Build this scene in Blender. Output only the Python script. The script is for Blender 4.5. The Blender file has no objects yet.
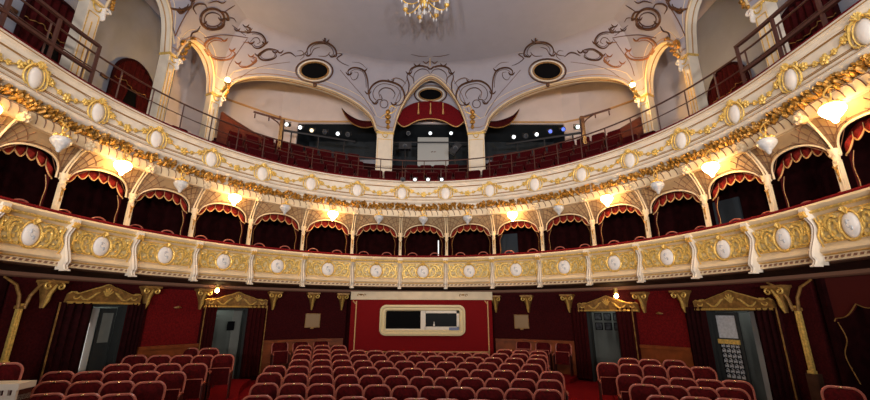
import bpy, math, random
from mathutils import Vector, Matrix
from mathutils.bvhtree import BVHTree
random.seed(7)
PI = math.pi
sc = bpy.context.scene
COL = sc.collection
sc.view_settings.view_transform = 'Standard'
sc.view_settings.look = 'None'
sc.view_settings.gamma = 1
sc.view_settings.exposure = 0.0

# ------------------------------------------------------------ camera
cd = bpy.data.cameras.new('camera')
cam = bpy.data.objects.new('camera', cd)
COL.objects.link(cam)
cd.sensor_width = 36
cd.lens = 390 / 870 * 36
cd.clip_start = 0.05
cam.matrix_world = Matrix.Translation((0, 0, 2.25)) @ Matrix.Rotation(math.radians(106.1), 4, 'X') @ Matrix.Rotation(math.radians(0.15), 4, 'Z')
sc.camera = cam
CO = Vector((0, 0, 2.25))
CR = cam.matrix_world.to_3x3()


def sight(x, y):
    return CR @ Vector(((x - 435) / 390, (200 - y) / 390, -1))


# ------------------------------------------------------------ materials
MATS = {}


def mat(name, col, rough=0.6, metal=0.0, spec=0.5, noise=0.0, nscale=20.0, bump=0.0, bscale=60.0, emit=None, estr=0.0, col2=None, sheen=0.0, trans=0.0, alpha=1.0):
    m = bpy.data.materials.new(name)
    m.use_nodes = True
    nt = m.node_tree
    b = nt.nodes['Principled BSDF']
    b.inputs['Base Color'].default_value = (*col, 1)
    b.inputs['Roughness'].default_value = rough
    b.inputs['Metallic'].default_value = metal
    b.inputs['Specular IOR Level'].default_value = spec
    if sheen:
        b.inputs['Sheen Weight'].default_value = sheen
    if trans:
        b.inputs['Transmission Weight'].default_value = trans
    if alpha < 1:
        b.inputs['Alpha'].default_value = alpha
    if emit:
        b.inputs['Emission Color'].default_value = (*emit, 1)
        b.inputs['Emission Strength'].default_value = estr
    tc = nt.nodes.new('ShaderNodeTexCoord')
    if noise > 0 or col2:
        n = nt.nodes.new('ShaderNodeTexNoise')
        n.inputs['Scale'].default_value = nscale
        n.inputs['Detail'].default_value = 4
        nt.links.new(tc.outputs['Object'], n.inputs['Vector'])
        r = nt.nodes.new('ShaderNodeValToRGB')
        c2 = col2 if col2 else tuple(c * (1 - noise) for c in col)
        r.color_ramp.elements[0].color = (*c2, 1)
        r.color_ramp.elements[1].color = (*col, 1)
        r.color_ramp.elements[0].position = 0.38
        r.color_ramp.elements[1].position = 0.62
        nt.links.new(n.outputs['Fac'], r.inputs['Fac'])
        nt.links.new(r.outputs['Color'], b.inputs['Base Color'])
    if bump > 0:
        n2 = nt.nodes.new('ShaderNodeTexNoise')
        n2.inputs['Scale'].default_value = bscale
        nt.links.new(tc.outputs['Object'], n2.inputs['Vector'])
        bp = nt.nodes.new('ShaderNodeBump')
        bp.inputs['Strength'].default_value = bump
        bp.inputs['Distance'].default_value = 0.02
        nt.links.new(n2.outputs['Fac'], bp.inputs['Height'])
        nt.links.new(bp.outputs['Normal'], b.inputs['Normal'])
    MATS[name] = m
    return m


mat('cream', (0.78, 0.62, 0.40), 0.5, noise=0.12, nscale=3)
mat('cream_white', (0.80, 0.72, 0.60), 0.5, noise=0.08, nscale=3)
mat('white_plaster', (0.84, 0.80, 0.76), 0.5, noise=0.08, nscale=6)
mat('parapet_white', (0.80, 0.72, 0.60), 0.45, noise=0.1, nscale=4)
mat('panel_ground', (0.74, 0.58, 0.28), 0.5, noise=0.35, nscale=14)
mat('gold', (0.95, 0.62, 0.16), 0.36, metal=0.45, noise=0.3, nscale=25, bump=0.3)
mat('gold_pale', (0.90, 0.62, 0.17), 0.36, metal=0.35, noise=0.35, nscale=25, bump=0.3)
mat('gold_deep', (0.64, 0.32, 0.055), 0.32, metal=0.4, noise=0.75, nscale=16, bump=0.5)
mat('gilt_brown', (0.12, 0.045, 0.012), 0.5, noise=0.5, nscale=14)  # dark brown-gold ground behind the gilded leaf band
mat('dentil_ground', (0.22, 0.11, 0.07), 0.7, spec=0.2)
mat('gold_dull', (0.38, 0.20, 0.055), 0.45, metal=0.3, noise=0.45, nscale=12, bump=0.3)
mat('gold_line', (0.36, 0.19, 0.06), 0.5, metal=0.1)
mat('brown_line', (0.16, 0.07, 0.035), 0.6)
mat('scroll_brown', (0.12, 0.05, 0.022), 0.4, metal=0.2, noise=0.5, nscale=9)
mat('scroll_rust', (0.36, 0.14, 0.05), 0.5, noise=0.4, nscale=12)
mat('lattice_ground', (0.36, 0.25, 0.14), 0.7, spec=0.2, noise=0.15, nscale=5)
mat('velvet', (0.16, 0.007, 0.011), 0.9, spec=0.08, noise=0.3, nscale=30)
mat('valance_red', (0.24, 0.018, 0.012), 0.85, spec=0.1, noise=0.4, nscale=18)
mat('fringe', (0.60, 0.34, 0.13), 0.6)
mat('curtain', (0.026, 0.003, 0.004), 0.9, spec=0.1, noise=0.4, nscale=12)
mat('curtain_red', (0.05, 0.004, 0.005), 0.9, spec=0.1, noise=0.3, nscale=12)
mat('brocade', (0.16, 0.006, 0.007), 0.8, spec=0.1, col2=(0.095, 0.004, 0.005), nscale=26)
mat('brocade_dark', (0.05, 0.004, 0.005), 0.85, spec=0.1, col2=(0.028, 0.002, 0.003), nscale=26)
mat('booth_red', (0.24, 0.006, 0.008), 0.8, spec=0.1, col2=(0.15, 0.004, 0.006), nscale=34)
mat('wainscot', (0.24, 0.055, 0.012), 0.5, spec=0.3, noise=0.3, nscale=5)
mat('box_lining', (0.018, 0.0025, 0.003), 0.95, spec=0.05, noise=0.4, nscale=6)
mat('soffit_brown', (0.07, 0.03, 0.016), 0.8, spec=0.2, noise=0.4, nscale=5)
mat('seat_red', (0.085, 0.004, 0.006), 0.85, spec=0.1, col2=(0.045, 0.003, 0.004), nscale=22, bump=0.3)
mat('seat_dark', (0.05, 0.006, 0.008), 0.8, noise=0.3, nscale=20)
mat('seat_wood', (0.50, 0.15, 0.11), 0.25, noise=0.2, nscale=9)
mat('seat_side', (0.06, 0.012, 0.01), 0.5, spec=0.3)
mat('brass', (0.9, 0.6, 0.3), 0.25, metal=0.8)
mat('gallery_red', (0.05, 0.003, 0.005), 0.9, spec=0.05, noise=0.3, nscale=20)
mat('gallery_step', (0.022, 0.004, 0.004), 0.9, spec=0.05)
mat('rail_brown', (0.07, 0.024, 0.016), 0.4)
mat('partition', (0.10, 0.02, 0.012), 0.6, spec=0.2, noise=0.3, nscale=6)
mat('ceiling_paint', (0.42, 0.43, 0.53), 0.9, spec=0.2, noise=0.04, nscale=2)
mat('cove_paint', (0.38, 0.37, 0.44), 0.85, spec=0.2, noise=0.06, nscale=2)
mat('wall_grey', (0.32, 0.34, 0.42), 0.9, spec=0.2, noise=0.06, nscale=2)
mat('wall_cream', (0.72, 0.63, 0.62), 0.85, spec=0.2, noise=0.06, nscale=2)
mat('wall_slate', (0.040, 0.048, 0.058), 0.9, spec=0.1, noise=0.1, nscale=2)
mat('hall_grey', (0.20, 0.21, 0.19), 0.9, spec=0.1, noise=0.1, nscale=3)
mat('pale_grey', (0.5, 0.5, 0.48), 0.7)
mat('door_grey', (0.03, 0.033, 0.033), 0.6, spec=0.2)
mat('carpet', (0.24, 0.008, 0.012), 0.95, spec=0.05, noise=0.35, nscale=60)
mat('black', (0.004, 0.004, 0.005), 0.8, spec=0.05)
mat('black_metal', (0.02, 0.02, 0.025), 0.4)
mat('dark_glass', (0.004, 0.004, 0.005), 0.35, spec=0.05)
mat('booth_frame', (0.78, 0.66, 0.40), 0.4)
mat('globe_off', (0.55, 0.57, 0.60), 0.25, noise=0.2, nscale=20)
mat('globe_lit', (1, 0.9, 0.7), 0.3, emit=(1.0, 0.58, 0.20), estr=48)
mat('bulb_warm', (1, 0.8, 0.5), 0.3, emit=(1.0, 0.55, 0.15), estr=850)
mat('bulb_small', (1, 0.8, 0.5), 0.3, emit=(1.0, 0.62, 0.24), estr=45)
mat('lens_white', (1, 1, 1), 0.3, emit=(0.85, 0.95, 1.0), estr=2.2)
mat('lens_yellow', (1, 1, 1), 0.3, emit=(1.0, 0.75, 0.35), estr=1.8)
mat('lens_blue', (0.1, 0.2, 0.8), 0.3, emit=(0.08, 0.15, 0.9), estr=1.2)
mat('lens_green', (1, 1, 1), 0.3, emit=(0.75, 1.0, 0.85), estr=3)
mat('lens_dim', (0.03, 0.035, 0.05), 0.5, spec=0.2)
mat('crystal', (0.85, 0.87, 0.9), 0.08, noise=0.3, nscale=30)
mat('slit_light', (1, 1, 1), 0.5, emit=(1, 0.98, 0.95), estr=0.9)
mat('plaque', (0.30, 0.19, 0.09), 0.5)
mat('photo', (0.10, 0.10, 0.11), 0.4, col2=(0.03, 0.03, 0.035), nscale=12)
mat('curtain_dim', (0.07, 0.01, 0.008), 0.9, spec=0.1)
mat('sticker_blue', (0.10, 0.12, 0.25), 0.4)


# ------------------------------------------------------------ mesh builder
class MB:
    def __init__(s):
        s.v = []; s.f = []; s.m = []

    def add(s, vs, fs, m=0, xf=None):
        n = len(s.v)
        for p in vs:
            p = Vector(p)
            if xf is not None:
                p = xf @ p
            s.v.append(p)
        for f in fs:
            s.f.append(tuple(i + n for i in f)); s.m.append(m)
        return s

    def box(s, x0, x1, y0, y1, z0, z1, m=0, xf=None, nx=1):
        vs = []; fs = []
        for i in range(nx + 1):
            x = x0 + (x1 - x0) * i / nx
            vs += [(x, y0, z0), (x, y1, z0), (x, y1, z1), (x, y0, z1)]
        for i in range(nx):
            a = 4 * i; b = a + 4
            for k in range(4):
                l = (k + 1) % 4
                fs.append((a + k, b + k, b + l, a + l))
        fs.append((0, 1, 2, 3)); e = 4 * nx
        fs.append((e + 3, e + 2, e + 1, e))
        return s.add(vs, fs, m, xf)

    def tube(s, pts, r, n=6, m=0, closed=False, xf=None, flat=1.0):
        pts = [Vector(p) for p in pts]
        k = len(pts)
        if k < 2: return s
        vs = []; fs = []
        up = None
        for i, p in enumerate(pts):
            if closed:
                t = pts[(i + 1) % k] - pts[i - 1]
            else:
                t = pts[min(i + 1, k - 1)] - pts[max(i - 1, 0)]
            if t.length < 1e-9: t = Vector((0, 0, 1))
            t.normalize()
            if up is None:
                up = Vector((0, 1, 0)) if abs(t.y) < 0.9 else Vector((1, 0, 0))
            a = up - t * up.dot(t)
            if a.length < 1e-6: a = t.orthogonal()
            a.normalize(); b = t.cross(a); up = a
            rr = r[i] if isinstance(r, (list, tuple)) else r
            for j in range(n):
                w = 2 * PI * j / n
                vs.append(p + a * (rr * flat * math.cos(w)) + b * (rr * math.sin(w)))
        for i in range(k if closed else k - 1):
            q = (i + 1) % k
            for j in range(n):
                l = (j + 1) % n
                fs.append((i * n + j, i * n + l, q * n + l, q * n + j))
        if not closed:
            fs.append(tuple(range(n))); fs.append(tuple((k - 1) * n + j for j in reversed(range(n))))
        return s.add(vs, fs, m, xf)

    def lathe(s, prof, n=12, c=(0, 0, 0), m=0, xf=None, sx=1, sy=1):
        vs = []; fs = []
        for r, z in prof:
            for j in range(n):
                w = 2 * PI * j / n
                vs.append((c[0] + r * sx * math.cos(w), c[1] + r * sy * math.sin(w), c[2] + z))
        for i in range(len(prof) - 1):
            for j in range(n):
                l = (j + 1) % n
                fs.append((i * n + j, i * n + l, (i + 1) * n + l, (i + 1) * n + j))
        fs.append(tuple(reversed(range(n))))
        e = (len(prof) - 1) * n
        fs.append(tuple(e + j for j in range(n)))
        return s.add(vs, fs, m, xf)

    def ell(s, c, rx, ry, rz, n=8, k=5, m=0, xf=None):
        prof = []
        vs = []; fs = []
        for i in range(1, k):
            a = -PI / 2 + PI * i / k
            for j in range(n):
                w = 2 * PI * j / n
                vs.append((c[0] + rx * math.cos(a) * math.cos(w), c[1] + ry * math.cos(a) * math.sin(w), c[2] + rz * math.sin(a)))
        vs.append((c[0], c[1], c[2] - rz)); vs.append((c[0], c[1], c[2] + rz))
        b = len(vs) - 2
        for i in range(k - 2):
            for j in range(n):
                l = (j + 1) % n
                fs.append((i * n + j, i * n + l, (i + 1) * n + l, (i + 1) * n + j))
        for j in range(n):
            l = (j + 1) % n
            fs.append((b, l, j)); e = (k - 2) * n
            fs.append((b + 1, e + j, e + l))
        return s.add(vs, fs, m, xf)

    def sheet(s, rows, m=0, thick=None):
        """rows: grid of points; thick: vector offset giving it a back"""
        R = len(rows); C = len(rows[0])
        vs = [p for r in rows for p in r]; fs = []
        for i in range(R - 1):
            for j in range(C - 1):
                fs.append((i * C + j, i * C + j + 1, (i + 1) * C + j + 1, (i + 1) * C + j))
        if thick is not None:
            t = Vector(thick); n = len(vs)
            vs = vs + [Vector(p) + t for p in vs]
            fs += [tuple(reversed([q + n for q in f])) for f in fs]
            bd = [j for j in range(C)] + [i * C + C - 1 for i in range(1, R)] + [(R - 1) * C + j for j in range(C - 2, -1, -1)] + [i * C for i in range(R - 2, 0, -1)]
            for a, b in zip(bd, bd[1:] + bd[:1]):
                fs.append((a, b, b + n, a + n))
        return s.add(vs, fs, m)

    def build(s, name, mats, parent=None, fn=None, origin=None, smooth=True):
        me = bpy.data.meshes.new(name)
        vs = [Vector(fn(p)) if fn else p for p in s.v]
        if origin is not None:
            o = Vector(origin); vs = [p - o for p in vs]
        me.from_pydata([tuple(p) for p in vs], [], s.f)
        if not isinstance(mats, (list, tuple)): mats = [mats]
        for q in mats: me.materials.append(MATS[q])
        me.polygons.foreach_set('material_index', s.m)
        if smooth:
            me.polygons.foreach_set('use_smooth', [True] * len(s.f))
            me.set_sharp_from_angle(angle=math.radians(38))
        me.update()
        ob = bpy.data.objects.new(name, me)
        COL.objects.link(ob)
        if parent: ob.parent = parent
        return ob


def tag(o, label, cat, group=None):
    o['label'] = label; o['category'] = cat
    if group: o['group'] = group
    return o


def thing(name, label, cat, loc=(0, 0, 0), rz=0, group=None):
    o = bpy.data.objects.new(name, None)
    COL.objects.link(o)
    o.location = loc; o.rotation_euler = (0, 0, rz); o.empty_display_size = 0.1
    return tag(o, label, cat, group)


def struct(o):
    o['kind'] = 'structure'
    return o


def dup(root, loc, rz, label=None, group=None, sx=1.0):
    r = root.copy(); COL.objects.link(r); r.location = loc; r.rotation_euler = (0, 0, rz); r.scale = (sx, 1, 1)
    if label: r['label'] = label
    if group: r['group'] = group
    for ch in list(root.children):
        c = ch.copy(); COL.objects.link(c); c.parent = r
        for g in list(ch.children):
            d = g.copy(); COL.objects.link(d); d.parent = c
    return r


def spline(pts, n=6):
    """Catmull-Rom through the points"""
    P = [Vector(p) for p in pts]
    if len(P) < 3: return P
    P = [P[0] * 2 - P[1]] + P + [P[-1] * 2 - P[-2]]
    out = []
    for i in range(1, len(P) - 2):
        for k in range(n):
            t = k / n
            a, b, c, d = P[i - 1:i + 3]
            out.append(0.5 * ((2 * b) + (c - a) * t + (2 * a - 5 * b + 4 * c - d) * t * t + (3 * b - a - 3 * c + d) * t ** 3))
    out.append(P[-2])
    return out


def spiral(cx, cz, r0, r1, a0, a1, n=14, y=0):
    """curl in the x-z plane"""
    return [(cx + (r0 + (r1 - r0) * i / n) * math.cos(a0 + (a1 - a0) * i / n), y, cz + (r0 + (r1 - r0) * i / n) * math.sin(a0 + (a1 - a0) * i / n)) for i in range(n + 1)]


# ------------------------------------------------------------ plan of the horseshoe
AX, CY, R0 = -0.4, 6.4, 6.8
LQ = R0 * PI / 2
BAY = 1.54


def plan(s, off):
    if abs(s) <= LQ:
        a = s / R0
        return (AX + (R0 + off) * math.sin(a), CY + (R0 + off) * math.cos(a))
    sg = 1 if s > 0 else -1
    return (AX + sg * (R0 + off), CY - (abs(s) - LQ))


def prz(s):
    return -max(-PI / 2, min(PI / 2, s / R0))


def bend(p):
    x, y = plan(p[0], p[1])
    return (x, y, p[2])


CSX = [-12.2, -10.95, -9.68, -8.32, -6.88, -5.40, -3.87, -2.33, -0.77, 0.77, 2.33, 3.87, 5.40, 6.88, 8.32, 9.68, 10.95, 12.2]


def warp(s):
    """nominal even bay coordinate -> real coordinate (bays get narrower towards the stage)"""
    t = s / BAY + 8.5
    i = max(0, min(16, int(math.floor(t))))
    return CSX[i] + (CSX[i + 1] - CSX[i]) * (t - i)


def wbend(p):
    return bend((warp(p[0]), p[1], p[2]))


def zlow(z):
    if z >= 3.86: return z
    if z >= 3.24: return 3.86 - (3.86 - z) * 0.69 / 0.62
    if z >= 3.08: return 3.17 - (3.24 - z) * 0.11 / 0.16
    return 3.06 - (3.08 - z) * 0.78


def lbend(p):
    s = warp(p[0])
    s -= (0.24 if s > 0 else -0.08) * (s / 9.0) ** 2     # the consoles run slightly ahead of the columns
    return bend((s, p[1], zlow(p[2])))


def wscale(s):
    return (warp(s + 0.3) - warp(s - 0.3)) / 0.6


ORD = ['zeroth', 'first', 'second', 'third', 'fourth', 'fifth', 'sixth', 'seventh', 'eighth', 'ninth', 'tenth', 'eleventh', 'twelfth', 'thirteenth', 'fourteenth', 'fifteenth', 'sixteenth', 'seventeenth', 'eighteenth', 'nineteenth', 'twentieth']


def ordn(i):
    if i <= 20: return ORD[i]
    tens = {2: 'twenty', 3: 'thirty', 4: 'forty'}
    if i % 10 == 0: return {20: 'twentieth', 30: 'thirtieth', 40: 'fortieth'}[i]
    return tens[i // 10] + '-' + ORD[i % 10]


def bayname(k):
    if k == 0: return 'central bay above the booth window'
    return '%s bay %s of centre' % (ORD[abs(k)], 'left' if k < 0 else 'right')


SMAX = 15.0


def sweep(prof, name, mats, parent, s0=-SMAX, s1=SMAX, n=160, closed=True, origin=None, m=0):
    b = MB()
    P = list(prof)
    k = len(P)
    vs = []; fs = []
    for i in range(n + 1):
        s = s0 + (s1 - s0) * i / n
        for (o, z) in P: vs.append((s, o, z))
    for i in range(n):
        for j in range(k if closed else k - 1):
            l = (j + 1) % k
            fs.append((i * k + j, i * k + l, (i + 1) * k + l, (i + 1) * k + j))
    if closed:
        fs.append(tuple(range(k))); fs.append(tuple(n * k + j for j in reversed(range(k))))
    b.add(vs, fs, m)
    return b.build(name, mats, parent, fn=bend, origin=origin)


BAYS = list(range(-8, 9))
CK = [k + 0.5 for k in range(-9, 9)]

# ============================================================ FLOOR OF THE STALLS
def fl(y):
    return max(0.0, 0.05 * (y - 6.2))


b = MB()
rows = []
for j in range(25):
    y = 2.5 + j * 0.55
    rows.append([(-10 + i * 0.5, y, fl(y)) for i in range(41)])
b.sheet(rows)
floor = struct(b.build('floor', 'carpet'))
for sg, h, nm in ((-1, 0.14, 'floor_left'), (1, 0.06, 'floor_right')):
    b = MB()
    # raised platform under the side block, its inner edge running along the aisle
    edge = [(-3.6, 3.0), (-3.75, 7.2), (-4.15, 9.0), (-5.0, 11.0), (-5.2, 12.0)] if sg < 0 else [(2.5, 3.0), (2.9, 7.0), (3.45, 8.6), (4.3, 10.2), (4.7, 11.8)]
    e = spline([(x, y, 0) for x, y in edge], 4)
    out = []
    for p in e:
        yy = p.y
        ro = R0 + 1.05
        xo = math.sqrt(max(0, ro * ro - (yy - CY) ** 2)) if yy > CY else ro
        out.append(Vector((AX + sg * xo, yy, 0)))
    vs = []; fs = []
    for p, q in zip(e, out):
        z = fl(p.y)
        vs += [(p.x, p.y, z - 0.02), (p.x, p.y, z + h), (q.x, q.y, z + h), (q.x, q.y, z - 0.02)]
    for i in range(len(e) - 1):
        for k in range(4):
            l = (k + 1) % 4
            fs.append((4 * i + k, 4 * i + 4 + k, 4 * i + 4 + l, 4 * i + l))
    fs.append((0, 1, 2, 3)); z = 4 * (len(e) - 1); fs.append((z + 3, z + 2, z + 1, z))
    b.add(vs, fs)
    struct(b.build(nm, 'carpet'))

# ============================================================ STALLS WALL (offset 1.1 behind the balcony front)
WO = 1.1
# openings in the wall: (s0, s1, ztop)
OPEN = [(-8.25, -7.58, 2.42), (-5.75, -4.95, 2.36), (4.72, 5.52, 2.36), (7.5, 8.5, 2.36)]
b = MB()
cuts = sorted(set([-10.0, -1.75 - 0.35, 2.0] + [x for o in OPEN for x in o[:2]] + [10.0]))


def wallseg(b, s0, s1, z0, z1, o0, o1, m=0):
    n = max(1, int(abs(s1 - s0) / 0.25))
    b.box(s0, s1, o0, o1, z0, z1, m, nx=n)


edges = [-9.55] + [x for o in OPEN for x in o[:2]] + [9.45]
for i in range(0, len(edges), 2):
    s0, s1 = edges[i], edges[i + 1]
    if s0 < -2.2 < s1:   # the middle stretch is split round the booth
        wallseg(b, s0, -2.3, -0.1, 3.0, WO + 0.0, WO + 0.2)
        wallseg(b, 2.1, s1, -0.1, 3.0, WO, WO + 0.2)
        wallseg(b, -2.3, 2.1, -0.1, 3.0, WO + 0.35, WO + 0.5)
    else:
        wallseg(b, s0, s1, -0.1, 3.0, WO, WO + 0.2)
for s0, s1, zt in OPEN:
    wallseg(b, s0, s1, zt, 3.0, WO, WO + 0.2)
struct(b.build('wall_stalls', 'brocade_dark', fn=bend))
# brighter brocade panels with rounded shoulders between the corbels
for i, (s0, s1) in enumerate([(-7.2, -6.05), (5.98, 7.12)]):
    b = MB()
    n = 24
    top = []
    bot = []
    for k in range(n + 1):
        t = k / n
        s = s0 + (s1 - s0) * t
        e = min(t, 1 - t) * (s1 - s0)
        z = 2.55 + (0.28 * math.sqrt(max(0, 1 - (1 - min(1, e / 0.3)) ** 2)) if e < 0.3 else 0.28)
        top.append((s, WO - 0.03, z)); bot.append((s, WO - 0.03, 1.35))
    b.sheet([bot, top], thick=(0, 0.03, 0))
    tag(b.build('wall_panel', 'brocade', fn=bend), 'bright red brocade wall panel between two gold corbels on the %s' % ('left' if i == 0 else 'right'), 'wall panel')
# wainscot
for i, (s0, s1, nm) in enumerate([(-7.25, -5.98, 'left'), (-4.5, -2.35, 'rear left'), (2.15, 4.35, 'rear right'), (5.98, 7.1, 'right')]):
    b = MB()
    wallseg(b, s0, s1, 0.0, 1.34, WO - 0.05, WO)
    wallseg(b, s0, s1, 1.34, 1.42, WO - 0.09, WO, 1)
    wallseg(b, s0, s1, 0.75, 0.79, WO - 0.07, WO - 0.05, 1)
    n = int((s1 - s0) / 0.6)
    struct(b.build('trim_%d' % (i + 1), ['wainscot', 'wainscot'], fn=bend))
# cornice under the balcony
o = sweep([(0.98, 3.02), (0.98, 2.93), (1.02, 2.90), (1.12, 2.90), (1.12, 3.02)], 'trim_5', 'dentil_ground', None, s0=-12, s1=12)
struct(o)
# corridor walls seen through the doors
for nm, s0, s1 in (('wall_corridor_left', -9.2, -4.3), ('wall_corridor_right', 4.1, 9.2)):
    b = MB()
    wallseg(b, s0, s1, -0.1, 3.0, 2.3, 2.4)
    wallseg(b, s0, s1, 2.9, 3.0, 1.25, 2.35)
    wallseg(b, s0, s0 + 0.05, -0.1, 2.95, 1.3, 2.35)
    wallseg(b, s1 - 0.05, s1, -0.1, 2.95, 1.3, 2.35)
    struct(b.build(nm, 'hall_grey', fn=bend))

# door leaves
def door_frame(b, s0, s1, zt, m=0):
    wallseg(b, s0, s0 + 0.06, 0, zt, WO + 0.02, WO + 0.28, m)
    wallseg(b, s1 - 0.06, s1, 0, zt, WO + 0.02, WO + 0.28, m)
    wallseg(b, s0, s1, zt - 0.06, zt, WO + 0.02, WO + 0.28, m)


def vbar(b, s, z0, z1, o, r=0.01, m=0):
    b.tube([(s, o, z0), (s, o, z1)], r, 5, m)


doorinfo = [('door_1', -8.25, -7.58, 2.42), ('door_2', -5.75, -4.95, 2.36), ('door_3', 4.72, 5.52, 2.36), ('door_4', 7.5, 8.5, 2.36)]
droot = []
for nm, s0, s1, zt in doorinfo:
    b = MB(); door_frame(b, s0, s1, zt)
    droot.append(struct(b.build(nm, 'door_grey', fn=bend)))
# door 1: half-open glazed leaf, pale jamb and bright slit
b = MB(); wallseg(b, -7.92, -7.64, 0.02, 2.33, WO + 0.30, WO + 0.34); b.build('door_leaf', 'door_grey', droot[0], fn=bend)
b = MB(); wallseg(b, -7.87, -7.69, 1.55, 2.22, WO + 0.285, WO + 0.30); b.build('door_pane', 'hall_grey', droot[0], fn=bend)
b = MB(); wallseg(b, -8.07, -7.94, 0.02, 2.33, WO + 0.32, WO + 0.40); b.build('door_post', 'pale_grey', droot[0], fn=bend)
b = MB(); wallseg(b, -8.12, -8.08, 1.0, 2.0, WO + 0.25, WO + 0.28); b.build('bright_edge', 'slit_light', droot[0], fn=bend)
b = MB(); wallseg(b, -8.42, -8.13, 0.02, 2.42, WO + 0.30, WO + 0.36); b.build('door_leaf', 'black', droot[0], fn=bend)
# door 2: little dark box on the corridor wall
b = MB(); wallseg(b, -5.18, -4.98, 0.02, 2.3, WO + 0.45, WO + 0.49); b.build('door_leaf', 'hall_grey', droot[1], fn=bend)
b = MB(); wallseg(b, -5.29, -5.14, 1.72, 1.98, WO + 0.36, WO + 0.44)
tag(b.build('wall_phone', 'black', fn=bend), 'small dark box fixed beside the left rear doorway', 'wall phone')
# door 3: framed photographs on the wall behind
k = 0
for zz, rn in ((2.02, 'upper'), (1.72, 'lower')):
    for j, ss in enumerate((4.62, 4.84, 5.06, 5.28)):
        t = tag(MB().box(ss, ss + 0.17, 2.22, 2.25, zz - 0.0, zz + 0.23).build('picture_frame', 'black', fn=bend), 'small dark framed photograph, %s row, %s from left, behind right rear doorway' % (rn, ORD[j + 1]), 'picture', 'photographs behind the right rear doorway')
        MB().box(ss + 0.02, ss + 0.15, 2.205, 2.22, zz + 0.02, zz + 0.21).build('photograph', 'photo', t, fn=bend)
        k += 1
# door 4: leaf with pierced ironwork and glass
b = MB()
o = WO + 0.12
for ss in (7.56, 7.98): wallseg(b, ss, ss + 0.06, 0.02, 2.28, o, o + 0.04)
for zz in (0.02, 0.75, 1.62, 2.2): wallseg(b, 7.56, 8.04, zz, zz + 0.07, o, o + 0.04)
leaf = b.build('door_leaf', 'door_grey', droot[3], fn=bend)
b = MB(); wallseg(b, 7.62, 7.98, 0.8, 2.22, o + 0.015, o + 0.025); b.build('door_pane', 'globe_off', droot[3], fn=bend)
b = MB()
for r in range(7):
    zz = 0.9 + r * 0.11
    for c in range(4):
        b.tube(spiral(7.67 + c * 0.09, zz, 0.04, 0.015, 0, 5, 8, o - 0.01), 0.010, 4)
for c in range(5): vbar(b, 7.63 + c * 0.088, 0.82, 1.62, o - 0.01, 0.008)
b.build('door_grille', 'black', droot[3], fn=bend)
b = MB(); wallseg(b, 7.60, 8.0, 1.56, 1.66, o - 0.03, o); b.build('door_rail', 'gold_pale', droot[3], fn=bend)
b = MB(); wallseg(b, 8.1, 8.44, 0.02, 2.3, WO + 0.45, WO + 0.5); b.build('door_leaf', 'pale_grey', droot[3], fn=bend)

# gold lintels over the doors
def lintel(s0, s1, z0, label):
    w = s1 - s0; c = (s0 + s1) / 2
    t = thing('door_lintel', label, 'door lintel', bend((c, WO - 0.05, z0)), 0, 'gold lintels over the stalls doors')
    og = t.location
    b = MB(); n = 30
    top = []; bot = []
    for k in range(n + 1):
        u = -1 + 2 * k / n
        a = abs(u)
        z = 0.26 + 0.10 * math.cos(u * PI) + 0.05 * math.exp(-(u / 0.12) ** 2) + (0.05 * math.exp(-((a - 0.93) / 0.07) ** 2))
        s = c + u * w / 2
        top.append((s, WO - 0.16, z0 + z)); bot.append((s, WO - 0.10, z0 + 0.05 * math.exp(-((a - 1) / 0.1) ** 2) * -1))
    b.sheet([bot, top], thick=(0, 0.10, 0))
    b.build('lintel_board', 'gold_dull', t, fn=bend, origin=og)
    b = MB()
    b.tube([(p[0], WO - 0.12, p[2]) for p in top], 0.022, 6)
    b.tube([(c - w / 2, WO - 0.12, z0), (c, WO - 0.12, z0), (c + w / 2, WO - 0.12, z0)], 0.026, 6)
    b.build('gilt_moulding', 'gold', t, fn=bend, origin=og)
    b = MB()
    for sg in (-1, 1):
        b.tube([(c + sg * (0.12 + 0.0), WO - 0.12, z0 + 0.25)] + [(c + sg * (0.12 + 0.22 * q), WO - 0.13, z0 + 0.15 + 0.09 * math.cos(q * 3.0)) for q in (0.3, 0.6, 0.9, 1.2, 1.5, 1.9, 2.3)], [0.02, .024, .024, .022, .02, .018, .014, .01], 6)
        b.tube(spiral(c + sg * (w / 2 - 0.12), z0 + 0.13, 0.08, 0.02, PI / 2, PI / 2 + sg * 6, 12, WO - 0.13), 0.016, 5)
    for q in range(5):
        a = PI * (0.15 + 0.7 * q / 4)
        b.tube([(c, WO - 0.14, z0 + 0.16), (c + 0.10 * math.cos(a), WO - 0.17, z0 + 0.2 + 0.14 * math.sin(a))], [0.025, 0.012], 5)
    b.build('gilt_shell', 'gold_pale', t, fn=bend, origin=og)


lintel(-8.72, -7.42, 2.44, 'carved gold lintel over the front left doorway')
lintel(-6.04, -4.52, 2.40, 'carved gold lintel over the rear left doorway')
lintel(4.55, 6.08, 2.32, 'carved gold lintel over the rear right doorway')
lintel(7.35, 8.85, 2.34, 'carved gold lintel over the front right doorway')


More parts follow.
